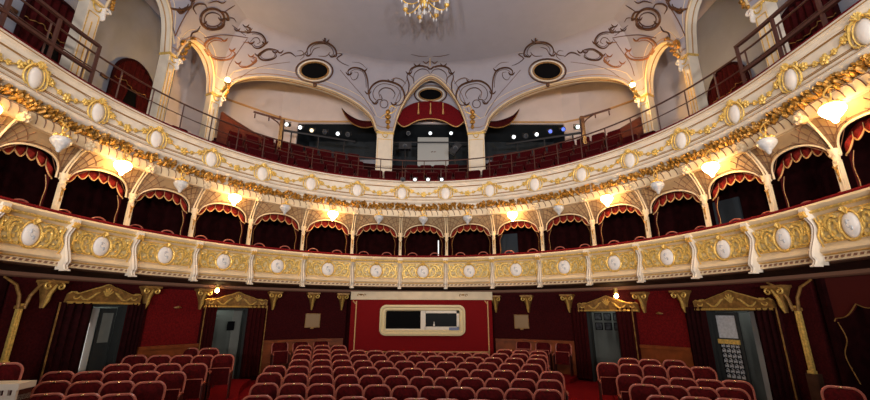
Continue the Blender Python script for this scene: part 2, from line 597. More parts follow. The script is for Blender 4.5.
def corbel(s, label, z=2.62, sc_=1.0):
    t = thing('wall_corbel', label, 'corbel', bend((s, WO - 0.02, z - 0.2)), prz(s), 'gold corbels under the lower balcony')
    b = MB()
    b.box(-0.20, 0.20, -0.30, 0.0, 0.40, 0.45)
    rows = []
    for q in range(13):
        u = q / 12
        z_ = 0.40 - 0.50 * u
        w = 0.06 + 0.12 * (1 - u) ** 2 - 0.03 * u
        d = 0.03 + 0.24 * (1 - u) ** 2.2 + 0.05 * math.sin(PI * u)
        rows.append([(-w, 0, z_), (-w * 0.85, -d * 0.9, z_), (0, -d - 0.02, z_), (w * 0.85, -d * 0.9, z_), (w, 0, z_)])
    b.sheet(rows)
    b.build('corbel_body', 'gold_dull', t)
    for sg in (-1, 1):
        b = MB(); b.tube(spiral(sg * 0.11, 0.33, 0.075, 0.015, PI / 2, PI / 2 - sg * 7, 14, -0.24), 0.02, 6)
        b.build('gilt_volute', 'gold', t)
    b = MB()
    b.tube([(0, -0.30, 0.36), (0, -0.17, 0.2), (0, -0.13, 0.05), (0, -0.06, -0.10)], [0.02, 0.035, 0.04, 0.015], 6)
    b.build('gilt_leaf', 'gold', t)


for s, lb in ((-9.05, 'gold scroll corbel beside the front left curtain'), (-7.28, 'gold scroll corbel left of the left brocade panel'), (-6.12, 'gold scroll corbel right of the left brocade panel'),
              (-4.35, 'gold scroll corbel beside the rear left doorway'), (-3.3, 'gold scroll corbel above the left wall plaque'), (-2.45, 'gold scroll corbel just left of the booth'), (2.2, 'gold scroll corbel just right of the booth'), (3.15, 'gold scroll corbel above the right wall plaque'), (4.3, 'gold scroll corbel beside the rear right doorway'),
              (6.2, 'gold scroll corbel left of the right brocade panel'), (7.12, 'gold scroll corbel right of the right brocade panel'), (9.0, 'gold scroll corbel beside the front right curtain')):
    corbel(s, lb, 2.62 if s < 0 else 2.56)


# floor-length curtains
def curtain(s0, s1, z0, z1, label, m='curtain', tie=0, edge=None, off=WO - 0.12, name='door_curtain', group='curtains at the stalls doors', fn=bend):
    t = thing(name, label, 'curtain', fn(((s0 + s1) / 2, off, z0)), 0, group)
    og = t.location.copy()
    b = MB(); n = 28; R = 12; rows = []
    for j in range(R + 1):
        v = j / R
        row = []
        for i in range(n + 1):
            u = i / n
            s = s0 + (s1 - s0) * u
            row.append((s, off + 0.045 * math.sin(u * n * 0.95 + 0.5 * math.sin(v * 3)), z0 + (z1 - z0) * v))
        rows.append(row)
    b.sheet(rows, thick=(0, 0.02, 0))
    b.build('curtain_cloth', m, t, fn=fn, origin=og)
    if edge is not None:
        s = s0 if edge < 0 else s1
        b = MB(); b.tube([(s, off - 0.06, z0 + (z1 - z0) * q / 8) for q in range(9)], 0.014, 5)
        b.build('gold_braid', 'gold_dull', t, fn=fn, origin=og)
    return t


curtain(-8.85, -8.25, 0.35, 2.44, 'dark red curtain left of the front left doorway', edge=-1)
curtain(-7.60, -7.28, 0.35, 2.45, 'dark red curtain right of the front left doorway')
curtain(-6.03, -5.72, 0.45, 2.45, 'red curtain left of the rear left doorway', 'curtain_red', edge=-1)
curtain(-4.96, -4.52, 0.45, 2.45, 'red curtain right of the rear left doorway', 'curtain_red', edge=1)
curtain(4.36, 4.74, 0.4, 2.4, 'red curtain left of the rear right doorway', 'curtain_red')
curtain(5.52, 5.95, 0.4, 2.4, 'red curtain right of the rear right doorway', 'curtain_red', edge=1)
curtain(7.12, 7.52, 0.3, 2.4, 'dark red curtain left of the front right doorway')
curtain(8.48, 8.92, 0.3, 2.36, 'dark red curtain right of the front right doorway', edge=1)

# fluted gold pilasters that flare into the soffit, at the boxes beside the stage
for sg, s, lb in ((-1, -9.4, 'slim gold pilaster at the far left edge, flaring under the balcony'), (1, 9.22, 'slim gold pilaster right of the front right curtain, flaring under the balcony')):
    z0 = 1.1 if sg > 0 else 1.25
    t = thing('gilt_pilaster', lb, 'pilaster', bend((s, WO - 0.1, 0.1)), prz(s))
    b = MB(); b.box(-0.045, 0.045, -0.03, 0.03, z0, 2.3)
    for q in (-0.02, 0.02): b.tube([(q, -0.035, z0 + 0.05), (q, -0.035, 2.2)], 0.010, 5)
    b.box(-0.06, 0.06, -0.05, 0.03, z0 - 0.05, z0)
    b.build('shaft', 'gold_pale', t)
    b = MB()
    for d in (-1, 1):
        b.tube([(d * 0.05, -0.04, 2.2), (d * 0.09, -0.05, 2.45), (d * 0.2, -0.06, 2.65), (d * 0.42, -0.06, 2.78)], [0.03, 0.03, 0.028, 0.02], 6)
    b.box(-0.07, 0.07, -0.06, 0.04, 2.2, 2.26)
    b.build('flared_head', 'gold_dull', t)
    b = MB(); b.box(-0.1, 0.1, -0.05, 0.08, 0.0, z0 - 0.05); b.build('plinth', 'soffit_brown', t)

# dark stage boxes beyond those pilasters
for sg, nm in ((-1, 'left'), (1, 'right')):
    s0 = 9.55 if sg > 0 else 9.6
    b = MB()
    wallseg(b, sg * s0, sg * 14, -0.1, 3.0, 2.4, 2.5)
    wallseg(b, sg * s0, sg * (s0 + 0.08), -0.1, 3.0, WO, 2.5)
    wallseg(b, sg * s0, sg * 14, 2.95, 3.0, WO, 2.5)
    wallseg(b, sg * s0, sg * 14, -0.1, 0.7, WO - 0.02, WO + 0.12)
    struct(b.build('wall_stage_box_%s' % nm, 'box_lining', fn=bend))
    c0 = 10.6
    t = thing('box_curtain', 'dark scalloped curtain over the stalls box at the far %s' % nm, 'curtain', bend((sg * c0, WO, 2.3)), 0)
    og = t.location.copy()
    b = MB(); bb = MB(); top = []; low = []
    for i in range(61):
        u = i / 60; s = sg * (9.62 + 2.2 * u)
        arch = 2.15 + 0.45 * math.sin(PI * u) ** 0.5
        low.append((s, WO + 0.1, arch - 0.05 - 0.13 * abs(math.sin(u * PI * 6)))); top.append((s, WO + 0.1, 2.95))
    b.sheet([low, top], thick=(0, 0.03, 0)); b.build('valance', 'curtain_dim', t, fn=bend, origin=og)
    bb.tube([(p[0], p[1] - 0.03, p[2]) for p in low], 0.010, 5); bb.build('fringe', 'gold_dull', t, fn=bend, origin=og)
    b = MB(); b.tube(spline([(sg * 9.66, WO + 0.09, 2.1), (sg * 9.72, WO + 0.09, 1.8), (sg * 9.64, WO + 0.09, 1.5), (sg * 9.74, WO + 0.09, 1.05)]), 0.008, 5)
    b.build('side_braid', 'gold_dull', t, fn=bend, origin=og)

# cream ledge with little teeth at the far left, and the lone box chairs
t = thing('box_ledge', 'cream toothed ledge of a box at the far left edge', 'ledge', (-5.85, 4.72, 0.55))
b = MB(); b.box(-1.2, 0, 0, 0.22, 0.0, 0.9); b.build('ledge_front', 'seat_side', t)
b = MB(); b.box(-1.2, 0.02, -0.05, 0.24, 0.9, 0.98)
for q in range(12): b.box(-1.15 + q * 0.1, -1.10 + q * 0.1, -0.04, 0.0, 0.83, 0.9)
b.box(-1.2, 0.0, -0.03, 0.22, 0.76, 0.83)
b.build('ledge_top', 'cream_white', t)
t.location = Vector((0, 0, 2.25)) + sight(21, 383) * 5.3 - Vector((0, 0, 0.98)); t.rotation_euler = (0, 0, 0.15)

# ============================================================ PROJECTION BOOTH
by = 13.42
t = thing('projection_booth', 'red projection booth with a long cream-framed window, at the rear of the stalls', 'projection booth', (-0.44, by, 0.2))
og = t.location.copy()
b = MB(); b.box(-2.78, 1.90, by, by + 0.9, 0.2, 2.66); b.build('booth_wall', 'booth_red', t, origin=og)
b = MB(); b.box(-2.80, 1.92, by - 0.02, by + 0.9, 2.66, 2.92); b.build('cream_fascia', 'cream', t, origin=og)
b = MB()
for x in (-2.62, 1.74):
    b.box(x, x + 0.035, by - 0.02, by, 0.5, 2.62)
b.box(-2.62, 1.775, by - 0.02, by, 1.02, 1.05)
b.tube([(-2.62, by - 0.01, 2.52), (-2.72, by - 0.01, 2.62)], 0.02, 5); b.tube([(1.76, by - 0.01, 2.52), (1.66, by - 0.01, 2.64)], 0.02, 5)
b.build('gold_stripe', 'fringe', t, origin=og)
b = MB()
for x in (-2.45, 0.95):
    for q in (-0.1, 0.1): b.tube(spiral(x + q, 2.80, 0.05, 0.015, 0, 5, 8, by - 0.03), 0.014, 5)
    b.ell((x, by - 0.03, 2.82), 0.05, 0.02, 0.03)
b.build('gilt_rosette', 'gold_dull', t, origin=og)


def rrect(x0, x1, z0, z1, r, y, n=5):
    P = []
    for cx, cz, a0 in ((x1 - r, z1 - r, 0), (x0 + r, z1 - r, PI / 2), (x0 + r, z0 + r, PI), (x1 - r, z0 + r, 3 * PI / 2)):
        for k in range(n + 1):
            a = a0 + PI / 2 * k / n
            P.append((cx + r * math.cos(a), y, cz + r * math.sin(a)))
    return P


wx0, wx1, wz0, wz1 = -1.80, 1.0, 1.53, 2.49
b = MB()
rings = [rrect(wx0, wx1, wz0, wz1, 0.20, by), rrect(wx0, wx1, wz0, wz1, 0.20, by - 0.10), rrect(wx0 + 0.06, wx1 - 0.06, wz0 + 0.06, wz1 - 0.06, 0.15, by - 0.12), rrect(wx0 + 0.10, wx1 - 0.10, wz0 + 0.10, wz1 - 0.10, 0.12, by - 0.07), rrect(wx0 + 0.16, wx1 - 0.16, wz0 + 0.15, wz1 - 0.15, 0.09, by - 0.09), rrect(wx0 + 0.2, wx1 - 0.2, wz0 + 0.19, wz1 - 0.19, 0.05, by - 0.03)]
vs = [p for r in rings for p in r]; n = len(rings[0]); fs = []
for i in range(len(rings) - 1):
    for j in range(n):
        l = (j + 1) % n
        fs.append((i * n + j, i * n + l, (i + 1) * n + l, (i + 1) * n + j))
b.add(vs, fs)
fr = b.build('window_frame', 'booth_frame', t, origin=og)
b = MB(); b.box(wx0 + 0.19, wx1 - 0.19, by - 0.03, by - 0.015, wz0 + 0.17, wz1 - 0.17); b.build('window_opening', 'black', t, origin=og)
b = MB()
b.box(-0.46, -0.30, by - 0.06, by - 0.02, wz0 + 0.18, wz1 - 0.18)
b.box(-0.32, 0.80, by - 0.06, by - 0.02, wz0 + 0.18, wz0 + 0.28)
b.box(-0.32, 0.80, by - 0.06, by - 0.02, wz1 - 0.26, wz1 - 0.18)
b.box(0.72, 0.80, by - 0.06, by - 0.02, wz0 + 0.18, wz1 - 0.18)
b.box(wx0 + 0.19, -0.44, by - 0.05, by - 0.02, wz0 + 0.18, wz0 + 0.21)
b.build('sash', 'cream_white', t, origin=og)
b = MB(); b.box(-0.30, 0.72, by - 0.035, by - 0.025, wz0 + 0.28, wz1 - 0.26); b.build('window_pane', 'dark_glass', t, origin=og)
b = MB(); b.box(0.47, 0.79, by - 0.075, by - 0.06, wz0 + 0.17, wz0 + 0.26); b.build('small_sign', 'sticker_blue', t, origin=og)
b = MB(); b.lathe([(0.02, 0), (0.03, 0.05), (0.012, 0.09), (0.014, 0.14)], 8, (-0.02, by - 0.05, wz0 + 0.29)); b.build('little_figure', 'white_plaster', t, origin=og)

# plaques on the rear wall
for s, z, lb in ((-3.24, 1.95, 'pale gold square panel on the rear wall left of the booth'), (2.93, 1.93, 'pale gold square panel on the rear wall right of the booth')):
    t = thing('wall_plaque', lb, 'wall plaque', bend((s, WO - 0.03, z - 0.17)), prz(s), 'square wall panels either side of the booth')
    MB().box(-0.23, 0.23, -0.03, 0.0, 0, 0.42).build('plaque_panel', 'plaque', t)
    bb = MB(); bb.tube([(-0.23, -0.03, 0), (-0.23, -0.03, 0.42), (0.23, -0.03, 0.42), (0.23, -0.03, 0)], 0.018, 5, closed=True); bb.box(-0.05, 0.05, -0.05, 0, -0.05, 0.0); bb.build('plaque_frame', 'gold_dull', t)
for s, z, lb in ((-6.62, 2.36, 'small gold wall lamp on the left brocade panel'), (6.55, 2.24, 'small gold wall lamp on the right brocade panel')):
    t = thing('wall_sconce', lb, 'wall lamp', bend((s, WO - 0.04, z)), prz(s))
    b = MB(); b.ell((0, -0.04, 0), 0.09, 0.04, 0.025); b.tube([(-0.09, -0.05, 0.0), (0, -0.09, 0.03), (0.09, -0.05, 0.0)], 0.012, 5); b.build('bracket', 'gold_dull', t)

# lit ceiling bulbs under the balcony
for s, z, lb in ((-5.87, 2.83, 'small lit bulb under the balcony by the rear left doorway'), (5.66, 2.72, 'small lit bulb under the balcony by the rear right doorway')):
    t = thing('soffit_lamp', lb, 'lamp', bend((s, WO - 0.32, z)), prz(s))
    MB().ell((0, 0, 0), 0.055, 0.055, 0.06, 12, 8).build('bulb', 'bulb_small', t)
    MB().lathe([(0.03, 0.05), (0.07, 0.08), (0.05, 0.14), (0.05, 0.22)], 10).build('lamp_holder', 'gold', t)

# ============================================================ LOWER BALCONY
b1 = thing('lower_balcony', 'lower gilded balcony with white medallions and scroll consoles above the stalls', 'balcony', (AX, 13.2, 3.0))
og1 = b1.location.copy()
prof = [(0.56, 4.03), (-0.05, 4.03), (-0.07, 3.99), (-0.05, 3.95), (-0.01, 3.93), (0.0, 3.90), (0.04, 3.86), (0.07, 3.84), (0.07, 3.40), (0.03, 3.37), (-0.02, 3.33), (-0.03, 3.29), (0.0, 3.26), (0.04, 3.24), (0.04, 3.14), (0.02, 3.125), (0.02, 3.10), (0.14, 3.085), (0.56, 3.07)]
sweep([(o_, zlow(z_)) for o_, z_ in prof], 'parapet', 'cream', b1, origin=og1)
sweep([(0.06, zlow(3.82)), (0.062, zlow(3.42)), (0.075, zlow(3.42)), (0.075, zlow(3.82))], 'panel_ground', 'panel_ground', b1, origin=og1)
sweep([(0.56, 4.11), (0.06, 4.11), (0.04, 4.08), (0.06, 4.03), (0.56, 4.03)], 'velvet_ledge', 'velvet', b1, origin=og1)
sweep([(-0.015, 3.93), (-0.025, 3.905), (0.0, 3.88), (0.02, 3.93)], 'gilt_bead', 'gold_pale', b1, origin=og1)
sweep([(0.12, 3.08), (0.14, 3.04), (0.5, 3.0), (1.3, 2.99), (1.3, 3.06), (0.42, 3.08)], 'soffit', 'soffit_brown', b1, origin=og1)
sweep([(0.02, 3.194), (-0.01, 3.178), (0.03, 3.165)], 'gilt_fillet', 'gold', b1, origin=og1)
for k in BAYS:
    c = k * BAY
    # dentils
    b = MB()
    n = 12
    for i in range(n):
        s = c - BAY / 2 + (i + 0.5) * BAY / n
        b.add([(s - 0.05, 0.028, 3.15), (s + 0.02, 0.028, 3.15), (s + 0.05, 0.028, 3.205), (s - 0.02, 0.028, 3.205), (s - 0.05, 0.05, 3.15), (s + 0.02, 0.05, 3.15), (s + 0.05, 0.05, 3.205), (s - 0.02, 0.05, 3.205)], [(0, 1, 2, 3), (0, 4, 5, 1), (1, 5, 6, 2), (2, 6, 7, 3), (3, 7, 4, 0), (7, 6, 5, 4)], 1)
    b.box(c - BAY / 2, c + BAY / 2, 0.034, 0.045, 3.14, 3.215, 0, nx=4)
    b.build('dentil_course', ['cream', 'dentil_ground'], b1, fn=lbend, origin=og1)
    # medallion
    b = MB(); b.ell((c, 0.055, 3.60), 0.19, 0.055, 0.185, 18, 10)
    md = b.build('medallion', 'white_plaster', b1, fn=lbend, origin=og1)
    b = MB()
    b.tube(spiral(c + 0.0, 3.60, 0.07, 0.02, 1, 6, 10, 0.008), 0.010, 5)
    b.ell((c - 0.03, 0.008, 3.65), 0.03, 0.015, 0.035); b.ell((c + 0.04, 0.010, 3.56), 0.03, 0.014, 0.04)
    b.build('relief', 'globe_off', md, fn=lbend, origin=og1)
    b = MB()
    b.tube([(c + 0.215 * math.cos(a), 0.04, 3.60 + 0.21 * math.sin(a)) for a in [2 * PI * i / 20 for i in range(20)]], 0.022, 6, closed=True)
    for q in range(5):
        a = PI * (0.2 + 0.6 * q / 4)
        b.tube([(c, 0.02, 3.78), (c + 0.09 * math.cos(a), -0.02, 3.79 + 0.08 * math.sin(a))], [0.024, 0.014], 6)
    b.build('medallion_frame', 'gold', b1, fn=lbend, origin=og1)
    # acanthus scrollwork either side
    for sg in (-1, 1):
        b = MB()
        def X(u): return c + sg * u
        y = 0.035
        S = [
            [(0.22, 3.46), (0.30, 3.44), (0.40, 3.50), (0.44, 3.62), (0.38, 3.72), (0.30, 3.70), (0.29, 3.62), (0.34, 3.60)],
            [(0.22, 3.74), (0.32, 3.79), (0.44, 3.77), (0.54, 3.70), (0.58, 3.60)],
            [(0.42, 3.46), (0.52, 3.44), (0.61, 3.50), (0.62, 3.60), (0.56, 3.64), (0.52, 3.58)],
            [(0.60, 3.78), (0.63, 3.68), (0.60, 3.62)],
            [(0.21, 3.60), (0.25, 3.66), (0.24, 3.52)],
            [(0.47, 3.58), (0.50, 3.68), (0.46, 3.74)],
            [(0.33, 3.52), (0.36, 3.56)],
        ]
        for L in S:
            pts = spline([(X(u), y, z) for u, z in L], 4)
            nn = len(pts)
            b.tube(pts, [0.012 + 0.016 * math.sin(PI * (i + 0.6) / (nn + 0.2)) for i in range(nn)], 5)
        for u, z, rx, rz in ((0.27, 3.76, 0.04, 0.025), (0.41, 3.68, 0.03, 0.03), (0.5, 3.5, 0.035, 0.025), (0.58, 3.74, 0.03, 0.035), (0.36, 3.45, 0.04, 0.02), (0.46, 3.8, 0.05, 0.018), (0.24, 3.44, 0.03, 0.025)):
            b.ell((X(u), y, z), rx, 0.03, rz, 7, 4)
        b.build('scrollwork', 'gold_pale', b1, fn=lbend, origin=og1)
    b = MB()
    b.tube([(c - 0.64, 0.05, 3.42), (c, 0.05, 3.42), (c + 0.64, 0.05, 3.42), (c + 0.64, 0.05, 3.83), (c, 0.05, 3.83), (c - 0.64, 0.05, 3.83)], 0.011, 5, closed=True)
    b.build('panel_fillet', 'gold', b1, fn=lbend, origin=og1)
for k in CK:
    c = k * BAY
    b = MB()
    L = spline([(0, -0.10, 3.94, ), (0, -0.07, 3.82), (0, 0.01, 3.70), (0, -0.02, 3.55), (0, -0.10, 3.38), (0, -0.15, 3.24), (0, -0.11, 3.13), (0, -0.15, 3.02)], 4)
    nn = len(L)
    rows = []
    for i, p in enumerate(L):
        u = i / (nn - 1)
        w = 0.054 - 0.018 * math.sin(PI * min(1, u * 1.6)) + 0.016 * math.sin(PI * u)
        rows.append([(c - w, 0.08, p.z), (c - w, p.y + 0.02, p.z), (c - w * 0.5, p.y - 0.005, p.z), (c, p.y + 0.01, p.z), (c + w * 0.5, p.y - 0.005, p.z), (c + w, p.y + 0.02, p.z), (c + w, 0.08, p.z)])
    b.sheet(rows)
    b.box(c - 0.085, c + 0.085, -0.10, 0.06, 3.92, 3.99)
    b.box(c - 0.055, c + 0.055, -0.17, -0.02, 2.99, 3.03)
    cs = b.build('console', 'cream_white', b1, fn=lbend, origin=og1)
    for e_ in (-0.3, 0.3):
        b = MB(); b.tube([(c + e_ * 0.1, p.y - 0.006, p.z) for p in L], 0.005, 4); b.build('console_line', 'brown_line', cs, fn=lbend, origin=og1)
    b = MB()
    for q in range(4):
        b.ell((c + (q - 1.5) * 0.035, -0.11, 3.88), 0.018, 0.03, 0.05, 6, 4)
    b.tube([(c - 0.08, -0.09, 3.84), (c + 0.08, -0.09, 3.84)], 0.018, 5)
    for sg in (-1, 1):
        b.tube(spline([(c + sg * 0.10, 0.0, 3.80), (c + sg * 0.14, 0.02, 3.66), (c + sg * 0.09, 0.0, 3.52), (c + sg * 0.13, 0.02, 3.36)], 4), 0.016, 5)
    b.build('console_gilding', 'gold', cs, fn=lbend, origin=og1)

# ============================================================ BOX TIER INTERIOR
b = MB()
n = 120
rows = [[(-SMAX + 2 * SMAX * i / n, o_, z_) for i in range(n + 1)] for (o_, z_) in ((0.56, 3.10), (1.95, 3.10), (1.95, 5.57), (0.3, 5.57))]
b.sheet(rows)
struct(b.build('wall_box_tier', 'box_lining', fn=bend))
b = MB(); b.box(0.40, 0.445, 1.86, 1.93, 4.02, 4.98)
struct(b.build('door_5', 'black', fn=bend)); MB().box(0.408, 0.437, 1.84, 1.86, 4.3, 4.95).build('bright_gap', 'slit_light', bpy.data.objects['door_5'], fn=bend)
for i, (s0, s1) in enumerate(((2.25, 2.8), (7.7, 8.2))):
    b = MB(); wallseg(b, s0, s1, 3.1, 5.1, 1.86, 1.92)
    d_ = struct(b.build('door_%d' % (6 + i), 'wall_slate', fn=bend))
    MB().ell((s0 + 0.08, 1.84, 4.2), 0.03, 0.03, 0.03).build('door_handle', 'brass', d_, fn=bend)
b = MB()
for k in CK: b.box(warp(k * BAY) - 0.02, warp(k * BAY) + 0.02, 0.9, 1.93, 3.1, 4.0)
struct(b.build('wall_box_dividers', 'box_lining', fn=bend))

# box chairs behind the ledge
cp = None
for k in BAYS:
    if abs(k) > 7: continue
    for q, dx in ((0, -0.36), (1, 0.36)):
        s = warp(k * BAY + dx)
        p = bend((s, 0.74, 3.10))
        lb = 'bentwood chair behind the lower balcony ledge, %s of pair, %s' % ('left' if q == 0 else 'right', bayname(k).replace(' above the booth window', ''))
        if cp is None:
            cp = thing('box_chair', lb, 'chair', p, prz(s), 'bentwood chairs in the boxes')
            b = MB(); b.tube(spline([(-0.19, 0.0, 0.45), (-0.2, -0.02, 0.85), (-0.15, -0.04, 1.12), (0, -0.05, 1.19), (0.15, -0.04, 1.12), (0.2, -0.02, 0.85), (0.19, 0, 0.45)], 5), 0.017, 6); b.tube([(-0.16, -0.02, 0.8), (0, -0.05, 0.82), (0.16, -0.02, 0.8)], 0.012, 5)
            b.build('backrest', 'seat_wood', cp)
            b = MB(); b.lathe([(0.19, 0.42), (0.21, 0.44), (0.19, 0.47)], 14, (0, 0.18, 0)); b.build('seat', 'seat_red', cp)
            for lx in (-1, 1):
                for ly in (0.03, 0.34):
                    MB().tube([(lx * 0.15, ly, 0.44), (lx * 0.18, ly + (0.03 if ly > 0.1 else -0.02), 0.0)], 0.014, 6).build('leg', 'seat_side', cp)
        else:
            dup(cp, p, prz(s), lb)

# columns of the box tier
cp = None
ci = sorted(CK)
for k in ci:
    s = warp(k * BAY)
    side = 'left' if k < 0 else 'right'
    lb = 'slim cream and gold box column, %s to the %s of centre' % (ORD[int(abs(k) + 0.5)], side)
    p = bend((s, 0.38, 4.11))
    if cp is None:
        cp = thing('box_column', lb, 'column', p, prz(s), 'columns between the boxes')
        b = MB(); b.box(-0.045, 0.045, -0.04, 0.04, 0.05, 0.60)
        for x in (-0.025, 0.025): b.tube([(x, -0.043, 0.1), (x, -0.043, 0.56)], 0.007, 4)
        b.build('shaft', 'cream', cp)
        b = MB(); b.box(-0.06, 0.06, -0.055, 0.055, 0.0, 0.05); b.build('base', 'cream', cp)
        b = MB()
        b.ell((0, -0.05, 0.42), 0.02, 0.02, 0.09, 8, 6); b.ell((0, -0.05, 0.28), 0.015, 0.015, 0.05, 8, 6)
        b.tube([(-0.04, -0.06, 0.52), (0, -0.08, 0.47), (0.04, -0.06, 0.52)], 0.012, 5)
        b.build('gilt_drop', 'gold_deep', cp)
        b = MB(); b.lathe([(0.05, 0.58), (0.065, 0.61), (0.05, 0.64), (0.06, 0.70), (0.085, 0.80), (0.09, 0.82)], 10)
        for a in range(6):
            w = 2 * PI * a / 6
            b.ell((0.065 * math.cos(w), 0.065 * math.sin(w), 0.72), 0.022, 0.022, 0.03, 6, 4)
        b.build('capital', 'cream', cp)
    else:
        dup(cp, p, prz(s), lb)


def arch(x, hw=0.70, z0=0.72, rise=0.38):
    u = min(1, abs(x) / hw)
    return z0 + rise * math.sqrt(max(0, 1 - u ** 2.3))


# coved spandrels over every box
cp = None
cv = None
ZC = 4.11
for k in BAYS:
    s = warp(k * BAY); sx_ = wscale(k * BAY)
    p = bend((s, 0.44, ZC))
    lb = 'coved lattice-painted arch over the box opening, %s' % bayname(k)
    lb2 = 'red scalloped box curtain with gold fringe, %s' % bayname(k)
    if cp is None:
        cp = thing('box_arch', lb, 'arch', p, prz(s), 'arches over the boxes')
        n = 36; R = 8; rows = []

        def yy(z, x=0): return -0.42 * max(0, (z - 0.74) / 0.70) ** 1.3
        for j in range(R + 1):
            v = j / R
            row = []
            for i in range(n + 1):
                x = -0.80 + 1.60 * i / n
                zz = arch(x) if abs(x) < 0.70 else 0.72
                z = zz + (1.44 - zz) * v
                row.append((x, yy(z), z))
            rows.append(row)
        b = MB(); b.sheet(rows); b.build('spandrel', 'lattice_ground', cp)
        for sg in (-1, 1):
            b = MB()
            for q in range(7):
                a = math.radians(12 + q * 12.5)
                pts = []
                for w in range(9):
                    rr = 0.08 + w * 0.085
                    x = sg * (0.78 - rr * math.cos(a) * (1 if q else 1)); z = 0.72 + rr * math.sin(a)
                    if z > 1.44 or abs(x) > 0.8 or x * sg < 0: break
                    if abs(x) < 0.70 and z < arch(x) + 0.03: continue
                    pts.append((x, yy(z) - 0.006, z))
                if len(pts) > 1: b.tube(pts, 0.008, 4)
            for rr in (0.22, 0.36, 0.50, 0.64):
                pts = []
                for w in range(13):
                    a = math.radians(8 + w * 6.8)
                    x = sg * (0.78 - rr * math.cos(a)); z = 0.72 + rr * math.sin(a)
                    if z > 1.44 or x * sg < 0: continue
                    if abs(x) < 0.70 and z < arch(x) + 0.03: continue
                    pts.append((x, yy(z) - 0.006, z))
                if len(pts) > 1: b.tube(pts, 0.008, 4)
            b.build('lattice', 'brown_line', cp)
        b = MB(); b.tube([(x, -0.02 + yy(arch(x)), arch(x)) for x in [-0.70 + 1.40 * i / 30 for i in range(31)]], 0.02, 6)
        b.build('arch_moulding', 'cream', cp)
        b = MB(); b.tube([(x, -0.035 + yy(arch(x) + 0.04), arch(x) + 0.04) for x in [-0.70 + 1.40 * i / 30 for i in range(31)]], 0.008, 4); b.build('arch_line', 'brown_line', cp)
        for sg in (-1, 1):
            b = MB()
            b.tube(spline([(sg * 0.77, -0.05, 0.74), (sg * 0.775, -0.12, 0.95), (sg * 0.76, -0.27, 1.2), (sg * 0.72, -0.45, 1.42)], 4), [0.02] * 12 + [0.028], 6)
            b.build('cove_rib', 'cream', cp)
        # curtains of the box
        cv = thing('box_valance', lb2, 'curtain', p, prz(s), 'valances over the boxes')
        cp.scale = cv.scale = (sx_, 1, 1)
        b = MB(); fb = MB(); top = []; mid = []; low = []
        n = 84; NS = 6
        for i in range(n + 1):
            u = i / n; x = -0.70 + 1.40 * u
            az = arch(x, 0.71, 0.70, 0.40)
            sw = abs(math.sin(u * PI * NS))
            low.append((x, 0.07 - 0.03 * sw, max(0.42, az - 0.085 - 0.115 * sw))); mid.append((x, 0.07 - 0.07 * sw, az - 0.05 * sw)); top.append((x, 0.10, az + 0.10))
        b.sheet([low, mid, top], thick=(0, 0.015, 0)); b.build('scalloped_cloth', 'valance_red', cv)
        fb.tube([(q[0], q[1] - 0.012, q[2]) for q in low], 0.014, 5); 
        for q in range(1, NS):
            x = -0.70 + 1.40 * q / NS; az = arch(x, 0.71, 0.70, 0.40)
            fb.tube([(x, 0.05, az - 0.085), (x * 0.985, 0.055, az + 0.02)], 0.008, 4)
        fb.build('gold_fringe', 'fringe', cv)
        for sg in (-1, 1):
            b = MB(); rows = []
            for j in range(9):
                v = j / 8; z = 0.02 + 0.72 * v
                w = 0.03 + 0.08 * v ** 2 + 0.025 * math.sin(v * 7)
                rows.append([(sg * (0.70 - w * q / 4), 0.09 + 0.02 * math.sin(q * 2.2), z) for q in range(5)])
            b.sheet(rows, thick=(0, 0.012, 0)); dr = b.build('side_drape', 'curtain_red', cv)
            b = MB(); b.tube([(r[-1][0], r[-1][1] - 0.01, r[-1][2]) for r in rows], 0.008, 4); b.build('drape_braid', 'gold_dull', dr)
    else:
        dup(cp, p, prz(s), lb, sx=sx_); dup(cv, p, prz(s), lb2, sx=sx_)

# ============================================================ UPPER BALCONY
b2 = thing('upper_balcony', 'upper white and gold balcony with garlands over a band of gilded leaves', 'balcony', (AX, 13.2, 5.55))
og2 = b2.location.copy()
prof = [(0.30, 6.74), (-0.04, 6.74), (-0.06, 6.70), (-0.05, 6.66), (-0.01, 6.64), (0.0, 6.60), (0.02, 6.58), (0.03, 6.12), (0.0, 6.08), (-0.05, 6.05), (-0.07, 6.00), (-0.05, 5.95), (0.0, 5.92), (0.04, 5.90), (0.06, 5.74), (0.02, 5.72), (0.0, 5.68), (0.30, 5.60)]
sweep(prof, 'parapet', 'parapet_white', b2, origin=og2)
sweep([(0.36, 6.80), (0.0, 6.80), (-0.02, 6.77), (0.0, 6.74), (0.36, 6.74)], 'velvet_ledge', 'velvet', b2, origin=og2)
for i, (o_, z_) in enumerate(((0.017, 6.54), (0.022, 6.16), (-0.055, 6.03), (-0.062, 6.68))):
    sweep([(o_, z_ + 0.011), (o_ - 0.012, z_), (o_, z_ - 0.011)], 'gilt_line', 'gold_line', b2, origin=og2)
sweep([(0.05, 5.92), (0.07, 5.70), (0.10, 5.70), (0.10, 5.92)], 'leaf_ground', 'gilt_brown', b2, origin=og2)
sweep([(0.03, 5.71), (-0.02, 5.69), (0.03, 5.46), (0.30, 5.42), (0.30, 5.71)], 'strigil_ground', 'cream', b2, origin=og2)
